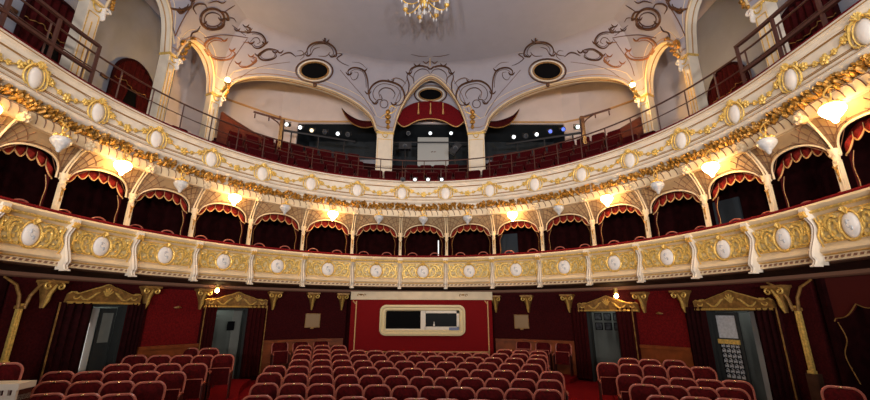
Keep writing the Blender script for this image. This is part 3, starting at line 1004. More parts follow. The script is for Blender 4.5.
for k in BAYS:
    c = k * BAY
    b = MB(); n = 12
    for i in range(n):
        s = c - BAY / 2 + (i + 0.5) * BAY / n
        for q in range(4):
            a = random.uniform(-0.9, 0.9); L = random.uniform(0.05, 0.085)
            x0 = s + random.uniform(-0.05, 0.05); z0 = random.uniform(5.69, 5.88)
            dx, dz = L * math.sin(a), L * math.cos(a)
            b.tube([(x0 - dx, 0.03, z0 - dz), (x0, -0.02, z0), (x0 + dx * 0.8, -0.07, z0 + dz * 0.7), (x0 + dx * 1.3, -0.04, z0 + dz * 0.5)], [0.016, 0.044, 0.040, 0.018], 6)
        b.tube(spiral(s, random.uniform(5.77, 5.83), 0.045, 0.015, 0, random.choice((-5, 5)), 9, -0.04), 0.016, 5)
    b.build('acanthus_band', 'gold_deep', b2, fn=wbend, origin=og2)
    b = MB(); n = 8
    for i in range(n):
        s = c - BAY / 2 + (i + 0.5) * BAY / n
        b.tube(spline([(s - 0.05, -0.02, 5.67), (s + 0.0, -0.01, 5.60), (s + 0.02, 0.015, 5.50)], 3), 0.011, 4)
    b.tube([(c - BAY / 2, -0.02, 5.675), (c, -0.02, 5.675), (c + BAY / 2, -0.02, 5.675)], 0.008, 4)
    b.build('strigil_line', 'brown_line', b2, fn=wbend, origin=og2)
    # garland
    b = MB()
    pts = [(c - 0.55 + 1.1 * i / 12, 0.0, 6.43 - 0.17 * math.sin(PI * i / 12)) for i in range(13)]
    b.tube(pts, 0.016, 5)
    for u, rs in ((-0.42, 0.07), (-0.2, 0.05), (0, 0.09), (0.2, 0.05), (0.42, 0.07)):
        z = 6.43 - 0.17 * math.sin(PI * (u + 0.55) / 1.1)
        for q in range(5):
            a = 2 * PI * q / 5 + u * 5
            b.ell((c + u + rs * 0.7 * math.cos(a), -0.01, z + rs * 0.7 * math.sin(a)), rs * 0.5, 0.03, rs * 0.5, 6, 4)
        b.ell((c + u, -0.03, z), rs * 0.45, 0.03, rs * 0.45, 6, 4)
    b.build('garland', 'gold_pale', b2, fn=wbend, origin=og2)
    b = MB()
    b.tube([(c - 0.52, 0.012, 6.18), (c + 0.52, 0.012, 6.18), (c + 0.55, 0.012, 6.24), (c + 0.52, 0.012, 6.50), (c + 0.30, 0.012, 6.52), (c, 0.012, 6.52), (c - 0.3, 0.012, 6.52), (c - 0.52, 0.012, 6.50), (c - 0.55, 0.012, 6.24)], 0.008, 4, closed=True)
    b.build('panel_line', 'gold_line', b2, fn=wbend, origin=og2)
for k in CK:
    c = k * BAY
    b = MB(); b.ell((c, 0.01, 6.29), 0.16, 0.055, 0.215, 18, 10)
    md = b.build('medallion', 'white_plaster', b2, fn=wbend, origin=og2)
    b = MB()
    b.tube([(c + 0.18 * math.cos(a), -0.02, 6.29 + 0.235 * math.sin(a)) for a in [2 * PI * i / 20 for i in range(20)]], 0.013, 6, closed=True)
    for sg in (-1, 1):
        b.tube(spline([(c + sg * 0.05, -0.04, 6.54), (c + sg * 0.17, -0.04, 6.48), (c + sg * 0.25, -0.02, 6.33), (c + sg * 0.24, -0.02, 6.18), (c + sg * 0.15, -0.02, 6.10)], 4), [0.024] * 8 + [0.018] * 9, 6)
        b.tube(spiral(c + sg * 0.20, 6.50, 0.06, 0.015, -PI / 2, -PI / 2 + sg * 5, 10, -0.03), 0.016, 5)
        b.ell((c + sg * 0.28, -0.02, 6.42), 0.04, 0.03, 0.035, 6, 4)
    for q in range(5):
        a = PI * (0.12 + 0.76 * q / 4)
        b.tube([(c, -0.04, 6.50), (c + 0.10 * math.cos(a), -0.07, 6.53 + 0.09 * math.sin(a))], [0.028, 0.016], 6)
    b.build('medallion_wreath', 'gold_pale', b2, fn=wbend, origin=og2)
    # flower boss under the leaf band
    b = MB()
    for q in range(6):
        a = 2 * PI * q / 6
        b.ell((c + 0.075 * math.cos(a), -0.08, 5.50 + 0.065 * math.sin(a)), 0.05, 0.04, 0.045, 7, 5)
    b.ell((c, -0.12, 5.50), 0.04, 0.04, 0.04, 7, 5)
    b.ell((c, -0.0, 5.50), 0.1, 0.1, 0.09, 8, 5)
    b.build('flower_boss', 'cream', b2, fn=wbend, origin=og2)
    b = MB()
    b.tube(spiral(c, 5.80, 0.10, 0.03, 0, 7.5, 18, -0.06), 0.024, 6)
    b.build('rolled_leaf', 'gold_deep', b2, fn=wbend, origin=og2)

# globe lamps under the upper balcony
LIT = {-6, -4, -2, 2, 4, 6, 8, -8}
first = {}
for k in BAYS:
    s = warp(k * BAY)
    on = k in LIT
    p = bend((s, -0.14, 5.28))
    lb = '%s tulip glass lamp hung under upper balcony, %s' % ('glowing' if on else 'unlit', bayname(k).replace(' above the booth window', ''))
    if on not in first:
        t = thing('globe_lamp', lb, 'lamp', p, prz(s), '%s tulip lamps under the upper balcony' % ('glowing' if on else 'unlit'))
        b = MB(); b.lathe([(0.012, -0.17), (0.035, -0.15), (0.05, -0.10), (0.11, -0.04), (0.155, 0.02), (0.165, 0.07), (0.14, 0.12), (0.09, 0.14)], 16)
        b.build('glass_shade', 'globe_lit' if on else 'globe_off', t)
        b = MB(); b.lathe([(0.10, 0.13), (0.12, 0.15), (0.08, 0.18), (0.03, 0.20), (0.03, 0.24)], 12)
        for q in range(8):
            a = 2 * PI * q / 8
            b.ell((0.115 * math.cos(a), 0.115 * math.sin(a), 0.155), 0.028, 0.028, 0.03, 6, 4)
        b.build('gilt_crown', 'gold', t)
        b = MB(); b.tube(spline([(0, 0.02, 0.22), (-0.05, -0.02, 0.32), (0, 0.0, 0.42), (0.05, 0.06, 0.46), (0, 0.16, 0.44)], 4), 0.014, 5)
        b.tube(spline([(0, 0.02, 0.22), (0.06, -0.02, 0.32), (0.0, 0.04, 0.42), (-0.05, 0.08, 0.46), (0, 0.16, 0.44)], 4), 0.014, 5)
        b.build('bracket', 'gold', t)
        first[on] = t
    else:
        dup(first[on], p, prz(s), lb)

# ============================================================ GALLERY STEPS
def rise(s):
    a = abs(s)
    t = max(0, min(1, (a - 5.2) / 4.0))
    return 0.55 * (1 - t) + 0.22 * t


NR = 5
b = MB()
n = 90; rows = []
SG = 13.0
prof_rows = []
for j in range(NR + 1):
    prof_rows.append((0.30 + 0.6 * j, j)); prof_rows.append((0.30 + 0.6 * (j + 1), j))
prof_rows[-1] = (5.2, NR)
for o_, j in [(0.20, 0)] + prof_rows:
    rows.append([(-SG + 2 * SG * i / n, o_, 5.85 + rise(-SG + 2 * SG * i / n) * j) for i in range(n + 1)])
b.sheet(rows)
struct(b.build('floor_gallery', 'gallery_step', fn=bend))

gs = None
rn = 0
for j in range(NR):
    o_ = 0.62 + 0.6 * j
    smax = [8.0, 8.2, 8.0, 7.4, 6.0][j]
    pitch = 0.56 * R0 / (R0 + o_)
    cnt = int(2 * smax / pitch)
    for i in range(cnt):
        s = -smax + (i + 0.5) * 2 * smax / cnt
        if j == 4 and abs(s) < 1.9: continue
        if j >= 2:   # keep clear of the pillars
            x, y = plan(s, o_)
            if any(math.hypot(x - px_, y - py_) < 0.75 for px_, py_ in ((-2.19, 15.6), (1.79, 15.6), (-8.0, 12.56), (7.6, 12.56))): continue
        z = 5.85 + rise(s) * j
        lb = 'red gallery seat, %s row back, %s from the left end' % (ORD[j + 1], ordn(i + 1))
        p = bend((s, o_, z))
        if gs is None:
            b = MB(); b.box(-0.24, 0.24, 0.16, 0.22, 0.35, 0.86)
            b.tube([(-0.24, 0.19, 0.35), (-0.24, 0.2, 0.84), (-0.2, 0.2, 0.88), (0.2, 0.2, 0.88), (0.24, 0.2, 0.84), (0.24, 0.19, 0.35)], 0.018, 5, m=1)
            b.box(-0.22, 0.22, 0.06, 0.14, 0.35, 0.72)
            for sg in (-1, 1): b.box(sg * 0.24 - 0.015, sg * 0.24 + 0.015, -0.05, 0.2, 0.0, 0.58, 1)
            gs = b.build('gallery_chair', ['gallery_red', 'seat_side'])
            gs.location = p; gs.rotation_euler = (0, 0, prz(s)); tag(gs, lb, 'chair', 'red seats of the upper gallery')
        else:
            r = gs.copy(); COL.objects.link(r); r.location = p; r.rotation_euler = (0, 0, prz(s)); r['label'] = lb

# safety railing on the upper parapet
rl = thing('gallery_railing', 'thin brown metal railing along the top of the upper balcony', 'railing', (AX, 13.3, 6.8))
og = rl.location.copy()
for z_, rr, nm in ((7.62, 0.022, 'top_rail'), (7.28, 0.014, 'middle_rail')):
    b = MB(); b.tube([(-12.5 + 25 * i / 120, 0.22, z_) for i in range(121)], rr, 6); b.build(nm, 'rail_brown', rl, fn=bend, origin=og)
for i in range(-16, 17):
    s = i * BAY / 2
    b = MB(); b.tube([(s, 0.22, 6.78), (s, 0.22, 7.62)], 0.016, 6); b.build('post', 'rail_brown', rl, fn=bend, origin=og)
for sg, nm in ((-1, 'left'), (1, 'right')):
    hr = thing('handrail', 'heavy dark wooden handrail at the %s end of the upper balcony' % nm, 'handrail', bend((sg * 11, 0.15, 6.8)), 0)
    og = hr.location.copy()
    for z_ in (7.12, 7.75):
        b = MB(); b.box(sg * 9.9, sg * 13.5, 0.10, 0.17, z_, z_ + 0.055, nx=10); b.build('rail', 'rail_brown', hr, fn=bend, origin=og)
    for q in range(5):
        b = MB(); b.box(sg * (9.9 + q * 0.85), sg * (9.9 + q * 0.85) + 0.05, 0.11, 0.16, 6.8, 7.8); b.build('post', 'rail_brown', hr, fn=bend, origin=og)

# ============================================================ ARCADE, COVE, CEILING
GX = -0.2
ZS, ZT, DIN = 9.85, 12.75, 1.05
PIL = [(-8.5, 5.6), (-8.44, 8.18), (-7.86, 10.3), (-7.75, 12.56), (-1.99, 15.6), (1.99, 15.6), (7.75, 12.56), (7.86, 10.3), (8.44, 8.18), (8.5, 5.6)]
PW = [0.2, 0.20, 0.17, 0.20, 0.38, 0.38, 0.20, 0.17, 0.20, 0.2]      # half widths
BUL = [0.03, 0.05, 0.08, 0.42, 0.08, 0.42, 0.08, 0.05, 0.03]
RISE = [1.6, 1.6, 1.15, 1.55, 2.5, 1.55, 1.15, 1.6, 1.6]
path = []      # (x, y, zbottom)
PILP = []
for i in range(9):
    a = Vector(PIL[i]); c = Vector(PIL[i + 1])
    d_ = c - a; L = d_.length; d_.normalize(); nrm = Vector((-d_.y, d_.x))
    N = 34
    for k in range(N if i < 8 else N + 1):
        t = k / N
        p = a + d_ * L * t + nrm * (BUL[i] * 4 * t * (1 - t))
        u0 = PW[i] / L; u1 = 1 - PW[i + 1] / L
        if t <= u0 or t >= u1: z = ZS
        else:
            w = (t - u0) / (u1 - u0) * 2 - 1
            z = ZS + RISE[i] * (1 - abs(w) ** 2.2) ** (1 / 2.0) if i != 4 else ZS + RISE[i] * (1 - abs(w) ** 1.7) ** 0.62
        path.append([p.x + GX, p.y, z])
# smoothed normals (point away from the hall)
NP = len(path)
seg_ = []
for i in range(NP - 1):
    a = Vector(path[i][:2]); c = Vector(path[i + 1][:2]); d_ = c - a
    seg_.append(((a + c) / 2, d_.length, Vector((-d_.y, d_.x)).normalized()))
arc_ = [0.0]
for q in seg_: arc_.append(arc_[-1] + q[1])
nor = []
for i in range(NP):
    acc = Vector((0, 0))
    for k, q in enumerate(seg_):
        w_ = 1.35 - abs((arc_[k] + arc_[k + 1]) / 2 - arc_[i])
        if w_ > 0: acc += q[2] * q[1] * w_
    nor.append(acc.normalized())


def inset(z):
    h = max(0, min(1, (z - ZS) / (ZT - ZS)))
    return DIN * (1 - math.sqrt(max(0, 1 - h * h)))


R = 14
grid = []
for i in range(NP):
    x, y, zb = path[i]
    row = []
    for j in range(R + 1):
        v = j / R
        v = 1 - (1 - v) ** 1.6
        z = zb + (ZT - zb) * v
        q = inset(z)
        row.append((x - nor[i].x * q, y - nor[i].y * q, z))
    grid.append(row)
b = MB(); b.sheet(grid)
# fan the flat ceiling
tops = [g[-1] for g in grid]
vs = [tuple(p) for p in tops] + [(GX, 8.0, ZT)]
vs += [(tops[0][0], 2.5, ZT), (tops[-1][0], 2.5, ZT)]
fs = [(i, i + 1, NP) for i in range(NP - 1)] + [(NP + 1, 0, NP), (NP - 1, NP + 2, NP), (NP + 2, NP + 1, NP)]
b.add(vs, fs, 1)
ceil = struct(b.build('ceiling', ['cove_paint', 'ceiling_paint']))
bvh = BVHTree.FromPolygons([tuple(v) for v in b.v], b.f)
# arch soffits
b = MB()
rows = [[], []]
AD = 0.34
inner = [(grid[i][0][0], grid[i][0][1], path[i][2]) for i in range(NP)]
outer = [(inner[i][0] + nor[i].x * AD, inner[i][1] + nor[i].y * AD, path[i][2]) for i in range(NP)]
b.sheet([inner, outer])
# back face of the arcade wall up to the side ceiling
b.sheet([outer, [(p[0], p[1], 12.7) for p in outer]])
struct(b.build('wall_arcade', 'cream_white'))
# gold line mouldings along every arch
b = MB()
b.tube([(p[0] - nor[i].x * 0.02, p[1] - nor[i].y * 0.02, p[2] + 0.0) for i, p in enumerate(inner)], 0.035, 6)
b.tube([(grid[i][2][0], grid[i][2][1] - 0.0, grid[i][2][2]) for i in range(NP)], 0.012, 5)
b.build('arch_moulding', 'cream', ceil)
b = MB()
b.tube([(p[0] + nor[i].x * AD * 0.5, p[1] + nor[i].y * AD * 0.5, p[2] - 0.01) for i, p in enumerate(inner)], 0.02, 5)
b.tube([(grid[i][0][0] * 0.35 + grid[i][1][0] * 0.65 - nor[i].x * 0.02, grid[i][0][1] * 0.35 + grid[i][1][1] * 0.65 - nor[i].y * 0.02, grid[i][0][2] * 0.35 + grid[i][1][2] * 0.65) for i in range(NP)], 0.012, 5)
b.build('gilt_line', 'gold_line', ceil)


def onceil(x, y, lift=0.015):
    d_ = sight(x, y)
    h = bvh.ray_cast(CO, d_)
    if h[0] is None: return None
    nn = h[1]
    if nn.dot(d_) > 0: nn = -nn
    return h[0] + nn * lift


def trace(pts, w, m, name='scroll_ornament', closed=False, seg=5, taper=True, flat=1.0, mirror=True):
    """relief scroll lying on the cove, laid out on the left half and mirrored"""
    for sg in ((0, 1) if mirror else (0,)):
        P = []
        sp = spline([(x, y, 0) for x, y in pts], seg)
        for q in sp:
            x = q.x if not sg else 860.5 - q.x
            h = onceil(x, q.y)
            if h is None: continue
            if P and (h - P[-1]).length > 1.6: continue
            P.append(h)
        if len(P) < 2: continue
        n_ = len(P)
        w2_ = w * 0.72
        rr = [w2_ * (0.4 + 0.75 * math.sin(PI * (i + 0.5) / n_)) for i in range(n_)] if taper else w2_
        b = MB(); b.tube(P, rr, 6, closed=closed)
        b.build(name, m, ceil)
        if taper and w >= 0.04 and len(pts) > 4:
            cx = sum(p[0] for p in pts) / len(pts); cy = sum(p[1] for p in pts) / len(pts)
            Q = []
            for q in sp[2:-2]:
                x = cx + (q.x - cx) * 0.78; y = cy + (q.y - cy) * 0.78
                h = onceil(x if not sg else 860.5 - x, y)
                if h and not (Q and (h - Q[-1]).length > 1.6): Q.append(h)
            if len(Q) > 2: MB().tube(Q, w * 0.28, 5).build('scroll_echo', m, ceil)
            for e_ in (0, -1, len(pts) // 2):
                x, y = pts[e_]
                for dx, dy in ((3, -2.5), (-3, -2.5)):
                    L = [onceil((x + dx * u) if not sg else 860.5 - (x + dx * u), y + dy * u * u) for u in (0, 0.4, 0.8, 1.1)]
                    if all(L) and all((a_ - c_).length < 0.6 for a_, c_ in zip(L, L[1:])): MB().tube(L, [w * 0.6, w * 0.7, w * 0.5, w * 0.15], 5).build('scroll_leaf', m, ceil)


def ring(cx, cy, rx, ry, n=16):
    return [(cx + rx * math.cos(2 * PI * i / n), cy + ry * math.sin(2 * PI * i / n)) for i in range(n)] + [(cx + rx, cy)]


SB = 'scroll_brown'; SR = 'scroll_rust'
# cartouche over the side oval
trace([(308, 56), (307, 50), (310, 45), (316, 42), (326, 42), (333, 46), (336, 51), (336, 56), (332, 57)], 0.05, SB)
trace([(325, 43), (325, 38)], 0.05, SB, seg=2)
trace([(311, 55), (314, 49), (320, 47)], 0.02, SB); trace([(318, 56), (326, 56), (330, 52)], 0.025, SB)
trace([(336, 53), (342, 54), (337, 58), (340, 62)], 0.03, SB)
trace([(349, 75), (348, 71), (352, 68), (358, 68), (364, 71), (367, 78), (368, 86), (368, 94)], 0.05, SB)
trace([(350, 76), (353, 80), (357, 78), (358, 73), (354, 72)], 0.02, SB)
trace([(336, 58), (342, 63), (349, 66)], 0.02, SB)
# great C over the far pillars
trace([(375, 104), (370, 99), (369, 92), (373, 85), (381, 81), (391, 82), (400, 86), (404, 93), (404, 100), (400, 105), (394, 105)], 0.06, SB)
trace([(380, 98), (379, 92), (384, 88), (391, 89), (395, 94), (393, 99)], 0.03, SB)
trace(ring(384, 104, 4, 4, 10), 0.025, SB, taper=False)
trace([(374, 104), (378, 100), (382, 99), (380, 94)], 0.03, SB)
trace([(404, 98), (408, 92), (409, 84), (407, 77), (409, 72)], 0.035, SB)
trace([(388, 112), (391, 106), (396, 108)], 0.03, 'gold')
# centre cartouche
trace([(409, 74), (411, 69), (417, 66), (424, 66), (430, 69)], 0.05, SB)
trace([(413, 80), (415, 73), (421, 69), (427, 70), (430, 74)], 0.025, SB)
trace([(408, 74), (413, 78), (414, 84)], 0.035, SB)
trace([(430, 66), (430, 58)], 0.035, 'cream', mirror=False, seg=2)
trace([(423, 61), (426, 63), (429, 61)], 0.035, SB)
trace([(411, 54), (420, 56), (428, 56)], 0.015, SB)
trace([(391, 80), (396, 78), (402, 80), (406, 84)], 0.03, SB)
# scrolls from the side oval towards the near pillars
trace([(280, 53), (276, 50), (268, 49), (262, 52), (258, 56), (262, 60), (270, 60), (276, 57), (275, 53)], 0.045, SB)
trace([(280, 56), (286, 53), (291, 53), (296, 57)], 0.04, SB)
trace([(296, 56), (302, 55), (306, 52), (308, 48)], 0.03, SB)
trace([(238, 64), (241, 67), (247, 67), (254, 63), (256, 58), (251, 57)], 0.04, SR)
trace([(248, 33), (254, 32), (261, 34), (265, 39), (265, 44), (260, 48), (255, 48), (251, 44)], 0.045, SB)
trace([(237, 31), (243, 32), (249, 31), (250, 28), (246, 27)], 0.04, SB)
trace([(250, 42), (254, 38), (258, 38), (260, 42), (257, 44)], 0.02, SB)
trace([(232, 25), (238, 30), (246, 36)], 0.02, SB)
trace([(243, 42), (250, 43), (255, 42)], 0.025, SR)
trace([(224, 41), (220, 38.5), (213, 38), (207, 41), (204, 46), (206, 53), (212, 58), (221, 60), (230, 59), (235, 54), (232, 51)], 0.05, SR)
trace(ring(212, 19, 12, 10.5), 0.06, SB, taper=False)
trace(ring(212.5, 19.5, 8.5, 7, 12), 0.025, SB, taper=False)
trace([(203, 24), (207, 28), (213, 29), (220, 28), (224, 24), (221, 20)], 0.05, SB)
trace([(200, 26), (197, 31), (192, 33), (190, 38)], 0.03, SB)
trace([(223, 17), (228, 20), (226, 13), (220, 11)], 0.05, SB)
trace([(224, 12), (230, 8), (235, 5)], 0.02, SB); trace([(226, 18), (233, 18), (236, 22)], 0.02, SB)
trace([(188, 44), (184, 41), (181, 44), (183, 48), (186, 50), (184, 54)], 0.08, 'gold_deep')
trace([(190, 40), (193, 38), (196, 41)], 0.06, 'gold_deep')
trace([(155, 0), (163, 6), (172, 9), (182, 10), (190, 7), (192, 1)], 0.055, SB)
trace([(176, 9), (180, 13), (185, 11)], 0.05, SB)
trace([(196, 14), (193, 8), (197, 4), (204, 4), (207, 8)], 0.035, SB)
trace([(208, 3), (216, 1), (222, 3), (226, 1)], 0.03, SB)
trace([(159, 1), (167, 15), (172, 26), (175, 36)], 0.02, 'brown_line', 'pinstripe', taper=False)
trace([(175, 36), (180, 25), (186, 14), (194, 2)], 0.02, 'brown_line', 'pinstripe', taper=False)
trace([(155, 1), (164, 14), (171, 28), (174, 44)], 0.03, 'cream', 'pinstripe', taper=False)
trace([(240, 78), (252, 70), (268, 65), (290, 62)], 0.012, 'brown_line', 'pinstripe', taper=False)
trace([(247, 39), (240, 49), (230, 64), (226, 76)], 0.015, 'brown_line', 'pinstripe', taper=False)
trace([(204, 38), (220, 35), (236, 36), (248, 38)], 0.02, 'brown_line', 'pinstripe', taper=False)
trace([(340, 70), (352, 84), (364, 98), (375, 116)], 0.015, 'brown_line', 'pinstripe', taper=False)
trace([(408, 78), (399, 94), (392, 112)], 0.015, 'brown_line', 'pinstripe', taper=False)
trace([(352, 62), (360, 63), (366, 68)], 0.015, SB); trace([(300, 60), (304, 56), (302, 51), (297, 51)], 0.02, SB)
# carved gilt masks at the springing of the far arches
for sg in (0, 1):
    x = 388 if not sg else 860.5 - 388
    for y, w in ((112, 0.11), (117, 0.14), (122, 0.12), (127, 0.08)):
        h = onceil(x, y, 0.02)
        if h: MB().ell(h, w, 0.08, 0.12, 8, 6).build('gilt_mask', 'gold_deep', ceil)
    trace([(380, 118), (386, 114), (392, 113), (397, 109)], 0.03, 'gold', mirror=False) if not sg else trace([(480, 118), (474, 114), (468, 113), (463, 109)], 0.03, 'gold', mirror=False)

# lunette closing the head of the central arch
MB().box(GX - 1.75, GX + 1.75, 16.0, 16.08, 11.15, 12.74).build('wall_lunette', 'cove_paint')
bpy.data.objects['wall_lunette']['kind'] = 'structure'


def onlunette(x, y, lift=0.0):
    d_ = sight(x, y)
    return CO + d_ * ((15.99 - lift) / d_.y)


# oval windows
k = 0
for cx, cy, rx, ry, lb in ((314.3, 70.8, 14, 8.6, 'left'), (430.5, 94.5, 11.5, 5.8, 'centre'), (547.5, 71, 14, 8.6, 'right')):
    k += 1
    oc = onlunette if lb == 'centre' else onceil
    b = MB()
    P = [oc(cx + rx * math.cos(a), cy + ry * math.sin(a), 0.04) for a in [2 * PI * i / 24 for i in range(24)]]
    P = [q for q in P if q]
    c0 = sum(P, Vector()) / len(P)
    b.add([c0] + P, [(0, i + 1, (i + 1) % len(P) + 1) for i in range(len(P))])
    w_ = struct(b.build('window_%d' % k, 'black'))
    b = MB(); b.tube(P, 0.035, 6, closed=True); b.build('inner_frame', 'gold_dull', w_)
    P2 = [oc(cx + (rx + 4.5) * math.cos(a), cy + (ry + 3.4) * math.sin(a), 0.02) for a in [2 * PI * i / 24 for i in range(24)]]
    P2 = [q for q in P2 if q]
    b = MB(); b.tube(P2, 0.035, 6, closed=True); b.build('outer_frame', 'scroll_brown', w_)
    P3 = [oc(cx + (rx + 2) * math.cos(a), cy + (ry + 1.5) * math.sin(a), 0.015) for a in [2 * PI * i / 24 for i in range(24)]]
    P3 = [q for q in P3 if q]
    b = MB(); b.tube(P3, 0.03, 6, closed=True); b.build('plaster_frame', 'cream_white', w_)
    h = oc(cx + 0.5, cy + ry + 5.5, 0.04)
    if h: MB().ell(h, 0.09, 0.07, 0.10, 8, 6).build('key_boss', 'scroll_brown', w_)

# pillars
pname = ['', 'fourth pillar left of centre, nearest the stage', 'third pillar left of centre', 'second pillar left of centre, by the glowing lamp', 'first pillar left of centre', 'first pillar right of centre', 'second pillar right of centre, by the glowing lamp', 'third pillar right of centre', 'fourth pillar right of centre, nearest the stage']
for i in range(1, 9):
    x, y = PIL[i]; x += GX
    w = PW[i]
    # find the normal direction at the pillar
    j = min(range(NP), key=lambda q: (path[q][0] - x) ** 2 + (path[q][1] - y) ** 2)
    rz = math.atan2(nor[j].y, nor[j].x) - PI / 2
    far = i in (4, 5)
    zf = 7.5 if far else 6.4
    t = thing('gallery_pillar', 'cream and gold gallery pillar, ' + pname[i], 'pillar', (x, y, zf), rz, 'pillars of the gallery arcade')
    dy0, dy1 = -0.02, 0.33
    b = MB(); b.box(-w + 0.03, w - 0.03, dy0 + 0.02, dy1, 0, ZS - zf - 0.0)
    b.build('shaft', 'cream_white', t, smooth=False)
    b = MB(); b.box(-w - 0.02, w + 0.02, dy0 - 0.04, dy1 + 0.02, 0, 0.5); b.build('plinth', 'cream_white', t, smooth=False)
    b = MB()
    for q in ((-w + 0.07, w - 0.07) if not far else (-w + 0.08, w - 0.08)):
        b.tube([(q, dy0 + 0.01, 0.6), (q, dy0 + 0.01, ZS - zf - 0.35)], 0.010, 5)
    b.tube([(-w + 0.08, dy0 + 0.01, ZS - zf - 0.35), (w - 0.08, dy0 + 0.01, ZS - zf - 0.35)], 0.013, 5)
    if not far: b.tube([(0, dy0 + 0.01, 0.6), (0, dy0 + 0.01, ZS - zf - 0.6)], 0.013, 5)
    b.build('gilt_line', 'gold', t)
    b = MB(); H = ZS - zf
    b.box(-w, w, dy0 - 0.01, dy1 + 0.01, H - 0.07, H + 0.0)
    b.tube([(-w, dy0 - 0.02, H - 0.08), (w, dy0 - 0.02, H - 0.08)], 0.025, 6)
    b.tube(spline([(-0.12, dy0 - 0.02, H - 0.08), (-0.08, dy0 - 0.03, H - 0.22), (0, dy0 - 0.03, H - 0.27), (0.08, dy0 - 0.03, H - 0.22), (0.12, dy0 - 0.02, H - 0.08)], 4), 0.02, 5)
    b.build('gilt_band', 'gold_pale', t)
    if not far:
        b = MB()
        sgn = 1 if i < 5 else -1
        for q in range(5):
            a = q / 4 * PI
            b.ell((sgn * (w - 0.04), dy0 - 0.03 + 0.03 * math.cos(a), H - 0.12 - 0.07 * q), 0.08 - 0.010 * q, 0.08, 0.06, 8, 5)
        b.tube(spiral(sgn * (w + 0.02), H - 0.12, 0.10, 0.03, 0, 6, 12, dy0 - 0.05), 0.03, 6)
        b.build('scroll_capital', 'white_plaster', t)
        b = MB()
        for q in range(8):
            b.ell((sgn * (w + 0.02) + random.uniform(-0.06, 0.10), dy0 - 0.08 - q * 0.02, H + 0.05 + q * 0.08), 0.06, 0.05, 0.055, 7, 5)
        b.build('gilt_cluster', 'gold_deep', t)

# glowing brackets on the second pillars
for sg, px_, py_ in ((-1, 227.5, 80), (1, 632.5, 85)):
    d_ = sight(px_, py_); k_ = 11.7 / d_.y
    p = CO + d_ * k_
    t = thing('pillar_lamp', 'brightly glowing gilt bracket lamp on the second pillar, %s side' % ('left' if sg < 0 else 'right'), 'lamp', p)
    MB().ell((0, 0, 0), 0.07, 0.07, 0.08, 12, 8).build('bulb', 'bulb_warm', t)
    b = MB(); b.lathe([(0.03, -0.16), (0.09, -0.12), (0.06, -0.08)], 10)
    b.tube(spline([(0, 0, -0.14), (sg * 0.25, 0.25, -0.25), (sg * 0.5, 0.55, -0.1)], 5), 0.03, 6)
    for q in range(6): b.ell((sg * (0.1 + 0.07 * q), 0.1 + 0.09 * q, -0.24 + 0.03 * q), 0.06, 0.06, 0.06, 6, 4)
    b.build('gilt_bracket', 'gold', t)

# outer walls
OW = [(-10.0, 2.5), (-10.0, 13.3), (-8.8, 14.6), (-7.0, 16.4), (-6.3, 16.75)]
for sg, nm in ((-1, 'left'), (1, 'right')):
    pts = [(GX - sg * x if sg > 0 else GX + x, y) for x, y in OW]
    b = MB()
    b.sheet([[(x, y, 5.8) for x, y in pts[:2]], [(x, y, 12.75) for x, y in pts[:2]]], thick=(sg * 0.1, 0, 0))
    struct(b.build('wall_%s' % nm, 'wall_grey', smooth=False))
    b = MB()
    b.sheet([[(x, y, 5.8) for x, y in pts[1:]], [(x, y, 12.75) for x, y in pts[1:]]], thick=(0, 0.1, 0))
    struct(b.build('wall_rear_%s' % nm, 'wall_cream', smooth=False))
    b = MB(); b.tube([(x - sg * 0.03, y - 0.04, 10.92) for x, y in pts[2:]] + [(GX + sg * 1.6, 16.7, 10.92)], 0.045, 6)
    struct(b.build('trim_%d' % (6 if sg < 0 else 7), 'fringe'))
    b = MB()
    b.ell((pts[3][0] - sg * 0.0, pts[3][1] - 0.1, 10.92), 0.08, 0.05, 0.08)
    b.build('rosette', 'scroll_rust', bpy.data.objects['trim_%d' % (6 if sg < 0 else 7)])
b = MB()
b.box(GX - 6.4, GX + 6.4, 16.75, 16.9, 10.85, 12.75)
struct(b.build('wall_back', 'wall_cream', smooth=False))
b = MB()
b.box(GX - 6.6, GX + 6.6, 18.8, 18.9, 5.8, 10.9); b.box(GX - 6.5, GX - 6.4, 16.8, 18.8, 5.8, 10.9); b.box(GX + 6.4, GX + 6.5, 16.8, 18.8, 5.8, 10.9); b.box(GX - 6.5, GX + 6.5, 16.85, 18.85, 10.85, 10.95)
struct(b.build('wall_lighting_bay', 'wall_slate', smooth=False))
b = MB(); b.box(GX - 6.3, GX - 1.9, 17.6, 17.7, 7.0, 9.35); b.box(GX + 1.9, GX + 6.3, 17.6, 17.7, 7.0, 9.35)
struct(b.build('wall_gallery_screen', 'wall_grey', smooth=False))
b = MB()
b.sheet([[(GX - 10.1, 2.5, 12.72), (GX + 10.1, 2.5, 12.72)], [(GX - 10.1, 17, 12.8), (GX + 10.1, 17, 12.8)]])
struct(b.build('ceiling_gallery', 'wall_cream'))
# pale screen in the middle
t = thing('pale_panel', 'pale grey panel standing behind the central gallery arch', 'panel', (GX + 0.1, 17.3, 8.9))
MB().box(-0.74, 0.74, 0, 0.06, 0, 1.5).build('panel_board', 'pale_grey', t)
b = MB()
for q in (-0.05, 0.08): b.tube(spiral(q, 0.72, 0.05, 0.02, 0, 4, 8, -0.01), 0.012, 4)
b.build('painted_motif', 'brown_line', t)

